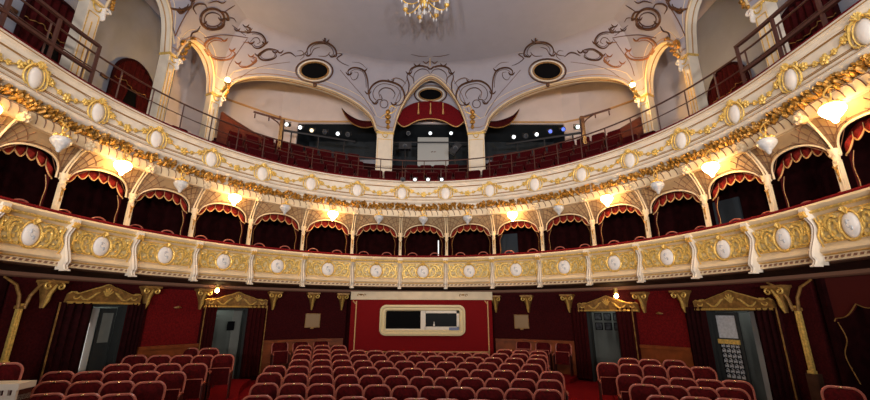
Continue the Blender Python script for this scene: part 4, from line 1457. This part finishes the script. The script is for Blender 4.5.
# raking timber partitions beside the second pillars
for sg, nm in ((-1, 'left'), (1, 'right')):
    A = sight(221, 112) if sg < 0 else sight(641, 117)
    B_ = sight(302, 156) if sg < 0 else sight(557, 158)
    pa = CO + A * (12.95 / A.y); pb = CO + B_ * (15.2 / B_.y)
    t = None
    b = MB(); lo = []; up = []
    for i in range(11):
        u = i / 10
        x = pa.x + (pb.x - pa.x) * u; y = pa.y + (pb.y - pa.y) * u
        z = pa.z + (pb.z - pa.z) * u - 0.12 * math.sin(PI * u)
        lo.append((x, y, 6.9)); up.append((x, y, z))
    b.sheet([lo, up], thick=(0, 0.08, 0))
    t = thing('raking_partition', 'sloping dark red timber partition behind the %s gallery seats' % nm, 'partition', ((pa.x + pb.x) / 2, (pa.y + pb.y) / 2, 6.9))
    b.build('boarding', 'partition', t, origin=t.location)
    b = MB(); b.tube([(p[0], p[1] + 0.04, p[2] + 0.01) for p in up], 0.04, 6); b.build('capping_rail', 'rail_brown', t, origin=t.location)

# gallows-like lighting brackets
for sg, nm in ((-1, 'left'), (1, 'right')):
    d_ = sight(279, 151) if sg < 0 else sight(585, 148)
    p = CO + d_ * (14.0 / d_.y)
    t = thing('lighting_bracket', 'dark metal post with a projecting arm at the %s of the gallery' % nm, 'bracket', (p.x, p.y, p.z - 1.0))
    MB().box(-0.07, 0.07, -0.07, 0.07, 0, 2.35).build('post', 'rail_brown', t)
    b = MB(); b.tube([(0, 0, 2.32), (sg * 0.95, -0.5, 2.42)], 0.04, 6); b.build('arm', 'rail_brown', t)
    b = MB(); b.tube(spline([(0, 0, 1.9), (sg * 0.12, -0.08, 2.15), (sg * 0.4, -0.2, 2.34)], 4), 0.03, 6)
    for q in (0.45, 0.9): b.tube([(sg * q, -q * 0.5, 2.36), (sg * q, -q * 0.5, 2.18)], 0.025, 6)
    b.build('brace', 'rail_brown', t)

# spotlights
def spot(px_, py_, Y, lens, label, r=0.13, group='gallery spotlights', stand=None, yaw=0, name='spotlight'):
    r *= 0.72
    d_ = sight(px_, py_); p = CO + d_ * (Y / d_.y)
    t = thing(name, label, 'spotlight', p, 0, group)
    xf = Matrix.Rotation(math.radians(90 + 22), 4, 'X')
    b = MB()
    if name == 'floodlight':
        xb = Matrix.Rotation(yaw, 4, 'Y'); b.box(-r * 1.6, r * 1.6, 0.0, 0.3, -r * 0.8, r * 0.8, xf=xb); b.box(-r * 1.75, r * 1.75, -0.04, 0.02, -r * 0.95, r * 0.95, xf=xb)
        r *= 0.55
    b.lathe([(r * 0.7, -0.30), (r * 0.95, -0.25), (r * 0.95, -0.02), (r * 1.12, 0.0), (r * 1.12, 0.05)], 12, xf=xf); b.build('housing', 'black_metal', t)
    b = MB(); b.lathe([(r * 0.9, 0.04), (r * 0.8, 0.062), (r * 0.4, 0.075)], 14, xf=xf); b.build('lens', lens, t)
    b = MB(); b.tube([(-r * 1.2, 0.1, 0), (-r * 1.25, 0.1, r * 1.7), (r * 1.25, 0.1, r * 1.7), (r * 1.2, 0.1, 0)], 0.018, 5)
    if stand: b.tube([(0, 0.1, -r), (0, 0.1, -r - stand)], 0.03, 6)
    b.build('yoke', 'black_metal', t)
    return p


LW, LD, LB, LY, LG = 'lens_white', 'lens_dim', 'lens_blue', 'lens_yellow', 'lens_green'
words = ['leftmost', 'second', 'third', 'fourth', 'fifth', 'sixth']
PL = []
for i, (x, y, l) in enumerate(((287, 124.5, LW), (300.5, 127.5, LW), (312, 130.5, LY), (325, 132, LD), (338, 133.8, LW), (348, 134.5, LD))):
    PL.append(spot(x, y, 14.9 + 0.22 * i, l, '%s spotlight from the left on the left gallery bar, %s' % (words[i] if i else 'first', {LW: 'white', LY: 'yellow', LD: 'unlit'}[l])))
PR = []
for i, (x, y, l) in enumerate(((513.6, 137, LW), (525.6, 136, LD), (536.4, 134.5, LW), (550, 131.5, LB), (563, 129.4, LB), (577.4, 127, LG))):
    PR.append(spot(x, y, 16.0 - 0.22 * i, l, '%s spotlight from the left on the right gallery bar, %s' % (words[i] if i else 'first', {LW: 'white', LB: 'blue', LD: 'unlit', LG: 'greenish'}[l])))
for PP, nm in ((PL, 'left'), (PR, 'right')):
    t = thing('lighting_bar', 'black lighting bar carrying the %s row of gallery spotlights' % nm, 'lighting bar', PP[2] - Vector((0, 0, 0.25)))
    a = PP[0] + (PP[0] - PP[-1]) * 0.12; c = PP[-1] + (PP[-1] - PP[0]) * 0.12
    dz = Vector((0, 0.12, -0.24))
    MB().tube([a + dz, c + dz], 0.05, 6).build('bar', 'black_metal', t, origin=t.location)
    for u in (0.15, 0.5, 0.85):
        q = a + (c - a) * u + dz
        MB().tube([q, (q.x, q.y, 7.6)], 0.03, 6).build('upright', 'black_metal', t, origin=t.location)
for i, (x, l) in enumerate(((408.5, LD), (430.3, LW), (451, LW))):
    spot(x, 133.3, 16.95, l, '%s of three spotlights hanging inside the central arch' % ('left' if i == 0 else 'middle' if i == 1 else 'right'), r=0.12)
t = thing('lighting_bar', 'black bar carrying three spotlights inside the central arch', 'lighting bar', (GX, 17.1, 10.05)); MB().tube([(-1.9, 0, 0), (1.9, 0, 0)], 0.03, 6).build('bar', 'black_metal', t)
spot(405, 146, 16.2, LD, 'large dark floodlight on a stand, left side of the central arch', r=0.22, stand=1.0, name='floodlight', group=None)
spot(455.5, 148, 16.2, LD, 'large dark floodlight tilted on a stand, right side of the central arch', r=0.22, stand=1.0, yaw=-0.9, name='floodlight', group=None)
for i, (x, l) in enumerate(((402.7, LD), (415, LW), (428, LW), (441.7, LW))):
    spot(x, 179.5, 13.0, l, 'small spotlight clamped in front of the upper balcony centre, %s of four from left' % ORD[i + 1], r=0.085, group='spotlights on the balcony rail')
t = thing('lamp_rail', 'thin reddish rail above the four front balcony spotlights', 'rail', (GX, 13.1, 7.18)); d_ = sight(402, 168.5); p0 = CO + d_ * (13.1 / d_.y); d_ = sight(443, 169); p1 = CO + d_ * (13.1 / d_.y)
b = MB(); b.tube([p0, p1], 0.02, 6)
for u in (0.08, 0.95):
    q = p0 + (p1 - p0) * u; b.tube([q, (q.x, q.y, 6.82)], 0.015, 5)
b.build('rail', 'rail_brown', t, origin=t.location)


# curtained doorways of the gallery side walls
def arch_door(sg, yc, zb, w, h, label):
    x = GX + sg * 9.93
    t = thing('curtained_doorway', label, 'curtained doorway', (x, yc, zb), -PI / 2 * sg if sg < 0 else PI / 2 * -sg)
    t.rotation_euler = (0, 0, PI / 2 if sg < 0 else -PI / 2)
    # local: x along the wall, -y into the hall
    def hh(u): return h - w / 2 + (w / 2) * math.sqrt(max(0, 1 - u * u))
    b = MB(); n = 20
    b.sheet([[(w / 2 * (-1 + 2 * i / n), -0.01, 0) for i in range(n + 1)], [(w / 2 * (-1 + 2 * i / n), -0.01, hh(-1 + 2 * i / n)) for i in range(n + 1)]], thick=(0, 0.02, 0))
    b.build('door_recess', 'black', t)
    b = MB(); b.tube([(w / 2 * math.cos(PI * i / 20), -0.06, h - w / 2 + w / 2 * math.sin(PI * i / 20)) for i in range(21)], 0.05, 6); b.tube([(-w / 2, -0.06, 0), (-w / 2, -0.06, h - w / 2)], 0.05, 6); b.tube([(w / 2, -0.06, 0), (w / 2, -0.06, h - w / 2)], 0.05, 6)
    b.build('door_frame', 'curtain', t)
    b = MB(); rows = []
    for j in range(9):
        v = j / 8
        row = []
        for i in range(n * 2 + 1):
            u = -1 + i / n
            zt = hh(u); zlow = h * 0.68 - 0.12 * abs(math.cos(u * PI))
            row.append((w / 2 * u, -0.06 - 0.03 * math.sin(i * 1.3), zlow + (zt - zlow) * v))
        rows.append(row)
    b.sheet(rows, thick=(0, 0.02, 0)); pl = b.build('pelmet', 'curtain_red', t)
    b = MB(); b.tube([(p[0], p[1] - 0.03, p[2]) for p in rows[0]], 0.012, 5); b.build('fringe', 'gold_dull', pl)
    for d in (-1, 1):
        b = MB(); rows = []
        for j in range(13):
            v = j / 12
            wi = w * (0.24 + 0.26 * abs(v - 0.3) ** 0.8)
            rows.append([(d * (w / 2 - wi * q / 10), -0.04 - 0.025 * math.sin(q * 1.9), h * 0.75 * v) for q in range(11)])
        b.sheet(rows, thick=(0, 0.02, 0)); b.build('drape', 'curtain_red', t)
    return t


arch_door(-1, 11.5, 7.55, 1.75, 2.8, 'maroon-draped arched doorway, left gallery wall, between third and fourth pillars')
arch_door(-1, 8.75, 7.2, 1.7, 3.1, 'arched doorway hung with maroon drapes, at the upper left corner')
arch_door(1, 11.4, 7.45, 1.75, 2.75, 'maroon-draped arched doorway, right gallery wall, between third and fourth pillars')
arch_door(1, 8.6, 7.2, 1.7, 3.1, 'arched doorway hung with maroon drapes, at the upper right corner')
for sg, ps in ((-1, ((12, 9), (104, 76))), (1, ())):
    for i, (x, y) in enumerate(ps):
        d_ = sight(x, y); p = CO + d_ * ((GX + sg * 9.96) / d_.x)
        tag(MB().box(-0.02, 0.02, -0.12, 0.12, -0.05, 0.05).build('light_switch', 'scroll_brown'), 'small dark switch plate on the left gallery wall, %s' % ('top corner' if i == 0 else 'beside the arched doorway'), 'switch').location = p

# drapes in the arcade
def polysheet(pxs_top, pxs_low, Y, name, m, label, fr='gold_dull'):
    t = None
    A = []; B_ = []
    n = 24
    tp = spline([(x, y, 0) for x, y in pxs_top], 6); lw = spline([(x, y, 0) for x, y in pxs_low], 6)
    def samp(L, u):
        f_ = u * (len(L) - 1); i = min(len(L) - 2, int(f_)); return L[i].lerp(L[i + 1], f_ - i)
    for i in range(n + 1):
        for L, O in ((tp, A), (lw, B_)):
            q = samp(L, i / n); d_ = sight(q.x, q.y); p = CO + d_ * (Y / d_.y); O.append(p)
    M_ = [(a + c) / 2 + Vector((0, -0.12, 0)) for a, c in zip(A, B_)]
    c = sum(B_, Vector()) / len(B_)
    t = thing(name, label, 'curtain', c)
    b = MB(); b.sheet([B_, M_, A], thick=(0, 0.06, 0)); b.build('cloth', m, t, origin=c)
    b = MB(); b.tube([p + Vector((0, -0.02, 0)) for p in B_], 0.025, 5); b.build('fringe', fr, t, origin=c)
    return t


polysheet([(342, 108), (348, 114), (357, 119), (366, 121), (376, 121)], [(342, 109), (346, 117), (353, 124), (364, 128), (376, 126)], 15.9, 'crescent_drape', 'curtain_red', 'dark red drape swept up beside the first pillar left of centre')
polysheet([(519, 109), (513, 115), (504, 119), (495, 121), (486, 121)], [(519, 110), (515, 118), (508, 125), (497, 128), (486, 126)], 15.9, 'crescent_drape', 'curtain_red', 'dark red drape swept up beside the first pillar right of centre')
polysheet([(396, 121), (402, 110), (414, 103), (430, 101), (446, 103), (458, 110), (465, 121)], [(396, 121), (404, 127), (417, 121), (430, 119), (443, 121), (456, 127), (465, 121)], 15.95, 'arch_swag', 'velvet', 'red swagged pelmet filling the top of the central arch', 'fringe')
t = thing('swag_tassel', 'three gold tassels hanging over the red swag of the central arch', 'tassels', CO + sight(430, 110) * (15.7 / sight(430, 110).y))
for x in (418.5, 430.5, 443):
    d_ = sight(x, 108); p = CO + d_ * (15.75 / d_.y) - t.location
    MB().tube([p + Vector((0, 0, 0.25)), p, p - Vector((0, 0, 0.3))], [0.03, 0.02, 0.05], 6).build('tassel', 'fringe', t)

# ============================================================ CHANDELIER
d_ = sight(424.5, 8)
ch = CO + d_ * (10.0 / d_.y)
t = thing('chandelier', 'crystal and gilt chandelier hanging from the ceiling, cut off by the top edge', 'chandelier', (ch.x, 10.0, ch.z))
MB().tube([(0, 0, 0.4), (0, 0, ZT - ch.z)], 0.03, 8).build('chain', 'gold_dull', t)
MB().lathe([(0.02, -0.12), (0.08, -0.05), (0.14, 0.08), (0.10, 0.2), (0.16, 0.32), (0.08, 0.5), (0.04, 0.7)], 14, (0, 0, 0.1)).build('stem', 'gold', t)
for i in range(8):
    a = 2 * PI * i / 8 + 0.25
    ca, sa = math.cos(a), math.sin(a)
    rad = 0.72
    b = MB(); b.tube(spline([(0.08 * ca, 0.08 * sa, 0.3), (0.35 * ca, 0.35 * sa, 0.08), (0.6 * ca, 0.6 * sa, 0.06), (rad * ca, rad * sa, 0.22)], 5), 0.02, 6)
    b.lathe([(0.02, 0.2), (0.08, 0.25), (0.09, 0.28)], 10, (rad * ca, rad * sa, 0))
    arm = b.build('arm', 'gold', t)
    MB().lathe([(0.05, 0.28), (0.09, 0.36), (0.08, 0.46), (0.05, 0.5)], 10, (rad * ca, rad * sa, 0)).build('glass_cup', 'crystal', arm)
    for q in (0.35, 0.55, 0.72):
        MB().lathe([(0.004, -0.17), (0.03, -0.10), (0.025, -0.05), (0.004, 0.0)], 6, (q * ca, q * sa, 0.08 if q < 0.7 else 0.2)).build('crystal_drop', 'crystal', arm)
b = MB()
for i in range(10):
    a = 2 * PI * i / 10
    b.lathe([(0.004, -0.15), (0.035, -0.09), (0.02, -0.03), (0.004, 0.0)], 6, (0.17 * math.cos(a), 0.17 * math.sin(a), 0.05))
b.lathe([(0.004, -0.26), (0.045, -0.18), (0.03, -0.08), (0.004, 0.0)], 8, (0, 0, 0.0))
b.build('crystal_cluster', 'crystal', t)

# ============================================================ STALLS SEATS
def make_seat(label):
    t = thing('theatre_chair', label, 'chair', (0, 0, 0), 0, 'red velvet seats of the stalls')
    tilt = math.tan(math.radians(10))
    H = 0.93; z0 = 0.36

    def outline(w, top, bot, r, n=5):
        P = []
        for sx, a0 in ((1, 0), (-1, PI / 2)):
            for k in range(n + 1):
                a = a0 + PI / 2 * k / n
                P.append((sx * (w - r) + r * math.cos(a), top - r + r * math.sin(a)))
        P.append((-w * 0.93, bot)); P.append((w * 0.93, bot))
        return P
    def y_at(z): return 0.12 + (z - z0) * tilt
    P = outline(0.225, H - 0.02, z0, 0.13)
    b = MB(); n = len(P)
    vs = [(x, y_at(z) + 0.03, z) for x, z in P] + [(x, y_at(z) - 0.01, z) for x, z in P] + [(x * 0.82, y_at(z) - 0.045, z0 + 0.04 + (z - z0) * 0.86) for x, z in P] + [(0, y_at(0.65) - 0.055, 0.65)]
    fs = []
    for r_ in (0, 1):
        for i in range(n):
            l = (i + 1) % n
            fs.append((r_ * n + i, r_ * n + l, (r_ + 1) * n + l, (r_ + 1) * n + i))
    for i in range(n): fs.append((2 * n + i, 2 * n + (i + 1) % n, 3 * n))
    fs.append(tuple(reversed(range(n))))
    b.add(vs, fs); b.build('back_cushion', 'seat_red', t)
    b = MB()
    Q = outline(0.238, H, z0, 0.135)
    pts = [(x, y_at(z), z + (0.0 if z < H - 0.02 else -0.012 * math.cos(min(1, abs(x) / 0.12) * PI / 2))) for x, z in Q]
    order = [pts[-1]] + pts[:-1]
    b.tube(order, 0.021, 6); b.build('back_frame', 'seat_wood', t)
    b = MB(); b.ell((0, y_at(H) - 0.02, H - 0.005), 0.028, 0.012, 0.016, 8, 5); b.build('glint_button', 'brass', t)  # added brass button standing in for the glint atop each seat frame
    b = MB(); b.box(-0.21, 0.21, -0.005, 0.085, 0.30, 0.66)
    b.tube([(-0.21, 0.0, 0.30), (-0.21, 0.0, 0.66), (0.21, 0.0, 0.66), (0.21, 0.0, 0.30)], 0.013, 5, m=1)
    b.build('folded_seat', ['seat_red', 'seat_wood'], t)
    for sg in (-1, 1):
        b = MB(); b.box(sg * 0.243 - 0.012, sg * 0.243 + 0.012, -0.10, 0.16, 0.0, 0.55); sd = b.build('side_panel', 'seat_side', t)
        b = MB(); b.tube([(sg * 0.243, -0.16, 0.57), (sg * 0.243, -0.05, 0.60), (sg * 0.243, 0.14, 0.58)], [0.018, 0.024, 0.02], 6); b.build('armrest', 'seat_wood', t)
    return t


CEN = []   # (row index, px, py)
ROWS_C = [
    (31.3, [(260.3, 394.5), (291.7, 394.5), (322.9, 394.5), (354.4, 395.8), (385, 396.7), (416.3, 397.5), (447, 398.2), (478.8, 398.8), (510.5, 399.6), (542, 400.3)]),
    (27.7, [(267.6, 382.3), (295.7, 382.5), (323.2, 382.8), (351.2, 383.7), (378.5, 384), (405.7, 385), (433.3, 385.7), (461, 386.5), (489.2, 387.2), (517.4, 387.8), (545.8, 388.6)]),
    (25.0, [(272.5, 372), (298.2, 372.8), (323.2, 373.3), (348.4, 374), (372.5, 374.5), (397.2, 375), (422, 375.8), (446.3, 376.4), (471.2, 377), (496.3, 377.5), (521.8, 378), (547.4, 378.9)]),
    (22.6, [(277.4, 365), (300.1, 365.3), (323.2, 365.5), (345.7, 366), (368.4, 366.4), (389.9, 367), (412.7, 367.5), (434.9, 367.8), (457.7, 368.3), (480.4, 369), (502.7, 369.5), (525.8, 370), (549.9, 370.8)]),
    (20.7, [(301.7, 359), (323.2, 359), (343.6, 359.4), (364.2, 359.7), (384.7, 360.2), (405.1, 360.4), (425.5, 361), (446, 361.2), (467, 361.8), (486.8, 362.1), (508.4, 362.6), (530.4, 363.4)]),
    (18.9, [(303.4, 353), (323.2, 353), (341.9, 353.7), (360.6, 354), (379.3, 354.2), (398, 354.6), (417, 354.9), (435.7, 355.2), (454.8, 355.8), (474, 356.4), (492.5, 357), (513.3, 357.3), (534.4, 358)]),
    (17.7, [(304.2, 348.8), (323.2, 348.8), (340.8, 349), (358.7, 349.6), (376, 350), (394, 350.4), (410.9, 350.8), (428.4, 351.2), (445.8, 351.7), (463.4, 352), (480.8, 352.4), (499.2, 352.9), (518.2, 353.2), (536.9, 354.2)]),
    (16.6, [(305.8, 344.7), (323.5, 344.7), (339.8, 344.8), (503.9, 348.8), (520.1, 349.6), (536.9, 350.4)]),
]
ROWS_L = [
    (35.6, [(-17, 392.5), (17, 392.5), (53.7, 392.5), (89.3, 392.8), (124, 392.8)]),
    (31.2, [(61.5, 380), (93.5, 380.2), (124.7, 380.2), (155, 380.5)]),
    (27.6, [(66, 370.5), (95.8, 370.5), (124.3, 370.5), (151.5, 370.5), (176.5, 370.9)]),
    (24.8, [(123.5, 363.2), (149, 363), (173, 362.8), (198.8, 362.8)]),
    (21.6, [(140, 354.5), (164, 354.6), (186.3, 354.5), (206.8, 354.4), (226.5, 353.8)]),
    (19.5, [(173.5, 347), (192.3, 347.3), (212.3, 347.5)]),
]
ROWS_R = [
    (33.0, [(658.2, 394.6), (691.5, 396), (725, 397.5)]),
    (28.3, [(640, 383.4), (668, 384.7), (696, 386.2), (725, 387)]),
    (26.0, [(626, 373.7), (651.3, 375.6), (678, 377), (703.7, 378.6), (730, 379.6)]),
    (22.5, [(605.2, 362), (627.2, 363.4), (650.3, 364.5), (675.5, 365.5), (697.5, 366.2)]),
    (21.0, [(625.6, 357.6), (646, 358.7), (670, 359.4)]),
]
proto = None


def put_seat(x, y, rz, z, label):
    global proto
    if proto is None:
        proto = make_seat(label); proto.location = (x, y, z); proto.rotation_euler = (0, 0, rz); return proto
    return dup(proto, (x, y, z), rz, label)


for bn, RW, lift, wid in (('centre', ROWS_C, 0.0, 0.52), ('left', ROWS_L, 0.14, 0.51), ('right', ROWS_R, 0.06, 0.50)):
    nb = 0
    for ri, (p_, L) in enumerate(RW):
        for si, (x, y) in enumerate(L):
            zc = wid * 390 / p_
            if bn == 'centre' and x > 323: zc *= 1 - 0.05 * (x - 323) / 215
            d_ = sight(x, y)
            w_ = CO + d_ * zc
            X, Y = w_.x, w_.y
            zt = w_.z
            # snap on the floor, sliding along the sight line so the head keeps its place
            for _ in range(12):
                want = fl(Y) + lift + 0.945
                dd = want - w_.z
                k_ = (want - CO.z) / d_.z
                k_ = max(zc * 0.93, min(zc * 1.07, k_))
                w2 = CO + d_ * k_
                Y = w2.y
            X, Y = w2.x, w2.y
            face = (0.0, -7.0) if bn == 'centre' else ((-1.2, -2.5) if bn == 'left' else (0.8, -2.5))
            rz = math.atan2(X - face[0], -(Y - face[1])) if False else -math.atan2(X - face[0], Y - face[1])
            lb = 'red velvet tip-up seat, %s block, %s row from stage, %s from left' % (bn, ORD[ri + 1], ORD[si + 1])
            sx = X + math.sin(-rz) * -0.0
            put_seat(X, Y - 0.2, rz, fl(Y - 0.2) + lift, lb)

# loose chairs standing against the rear wall
for (s, o_, lb) in ((-4.05, 0.84, 'dark red wall seat by the wainscot left of the rear rows'), (-3.5, 0.86, 'second dark wall seat along the rear left wainscot'), (-2.95, 0.86, 'third dark wall seat along the rear left wainscot, nearest the booth'),
                    (2.95, 0.86, 'dark wall seat nearest the booth on its right'), (3.5, 0.86, 'second dark wall seat right of the booth'), (4.05, 0.84, 'dark wall seat beside the rear right curtain')):
    x, y = plan(s, o_)
    put_seat(x, y, prz(s), fl(y) + 0.12, lb)
b = MB(); wallseg(b, -4.3, -2.35, 0.0, 0.5, 0.30, 1.05); wallseg(b, 2.15, 4.35, 0.0, 0.5, 0.30, 1.05)
for i, q in enumerate(b.v):
    b.v[i] = Vector(bend(q)); b.v[i].z = fl(b.v[i].y) + (0.12 if q[2] > 0.2 else -0.02)
struct(b.build('floor_rear_step', 'carpet'))
# box chairs at the picture's edges
for px_, py_, zc, lb in ((842, 388, 6.0, 'single red seat in the dark box at the far right'), (3, 364, 6.3, 'single dark seat in the box at the far left edge')):
    d_ = sight(px_, py_); w_ = CO + d_ * zc
    t = put_seat(w_.x, w_.y, -math.atan2(w_.x, w_.y + 1), w_.z - 0.945, lb)

# ============================================================ LIGHTS
def area(name, loc, target, size, power, col=(1, 1, 1)):
    l = bpy.data.lights.new(name, 'AREA'); l.energy = power; l.size = size; l.color = col
    o = bpy.data.objects.new(name, l); COL.objects.link(o); o.location = loc
    o.rotation_euler = (Vector(target) - Vector(loc)).to_track_quat('-Z', 'Y').to_euler()
    return o


def point(name, loc, power, col, r=0.1):
    l = bpy.data.lights.new(name, 'POINT'); l.energy = power; l.color = col; l.shadow_soft_size = r
    o = bpy.data.objects.new(name, l); COL.objects.link(o); o.location = loc
    return o


# stage lights behind an unseen board added to keep their light off the stalls
for i, x in enumerate((-5.0, -1.7, 1.7, 5.0)):
    area('stage_light_%s' % ('outer_left', 'inner_left', 'inner_right', 'outer_right')[i], (x, -6.0, 2.7), (x * 0.6, 12, 6.5), 0.35, 660, (1.0, 0.93, 0.88))
MB().box(-9, 9, -4.95, -4.9, 0.0, 2.66).build('light_block_board', 'black')
tag(bpy.data.objects['light_block_board'], 'long black board added behind the camera to keep stage light off the stalls', 'board')
area('overhead_fill', (0, 1.5, 11.0), (0, 9, 1.0), 1.5, 190, (1.0, 0.88, 0.75))  # added fill from above to brighten the seats, no fixture modelled
point('corridor_light_left', (*plan(-5.4, 1.9), 2.6), 6, (0.9, 1.0, 0.92), 0.1)
point('corridor_light_side', (*plan(-7.6, 1.9), 2.6), 5, (0.9, 1.0, 0.95), 0.1)
point('corridor_light_right', (*plan(5.1, 1.9), 2.6), 5, (0.9, 1.0, 0.92), 0.1)
point('corridor_light_front', (*plan(8.1, 1.9), 2.6), 8, (0.95, 1.0, 0.98), 0.1)

w = bpy.data.worlds.new('world'); sc.world = w; w.use_nodes = True
bg = w.node_tree.nodes['Background']
bg.inputs['Color'].default_value = (0.8, 0.78, 0.9, 1); bg.inputs['Strength'].default_value = 0.03
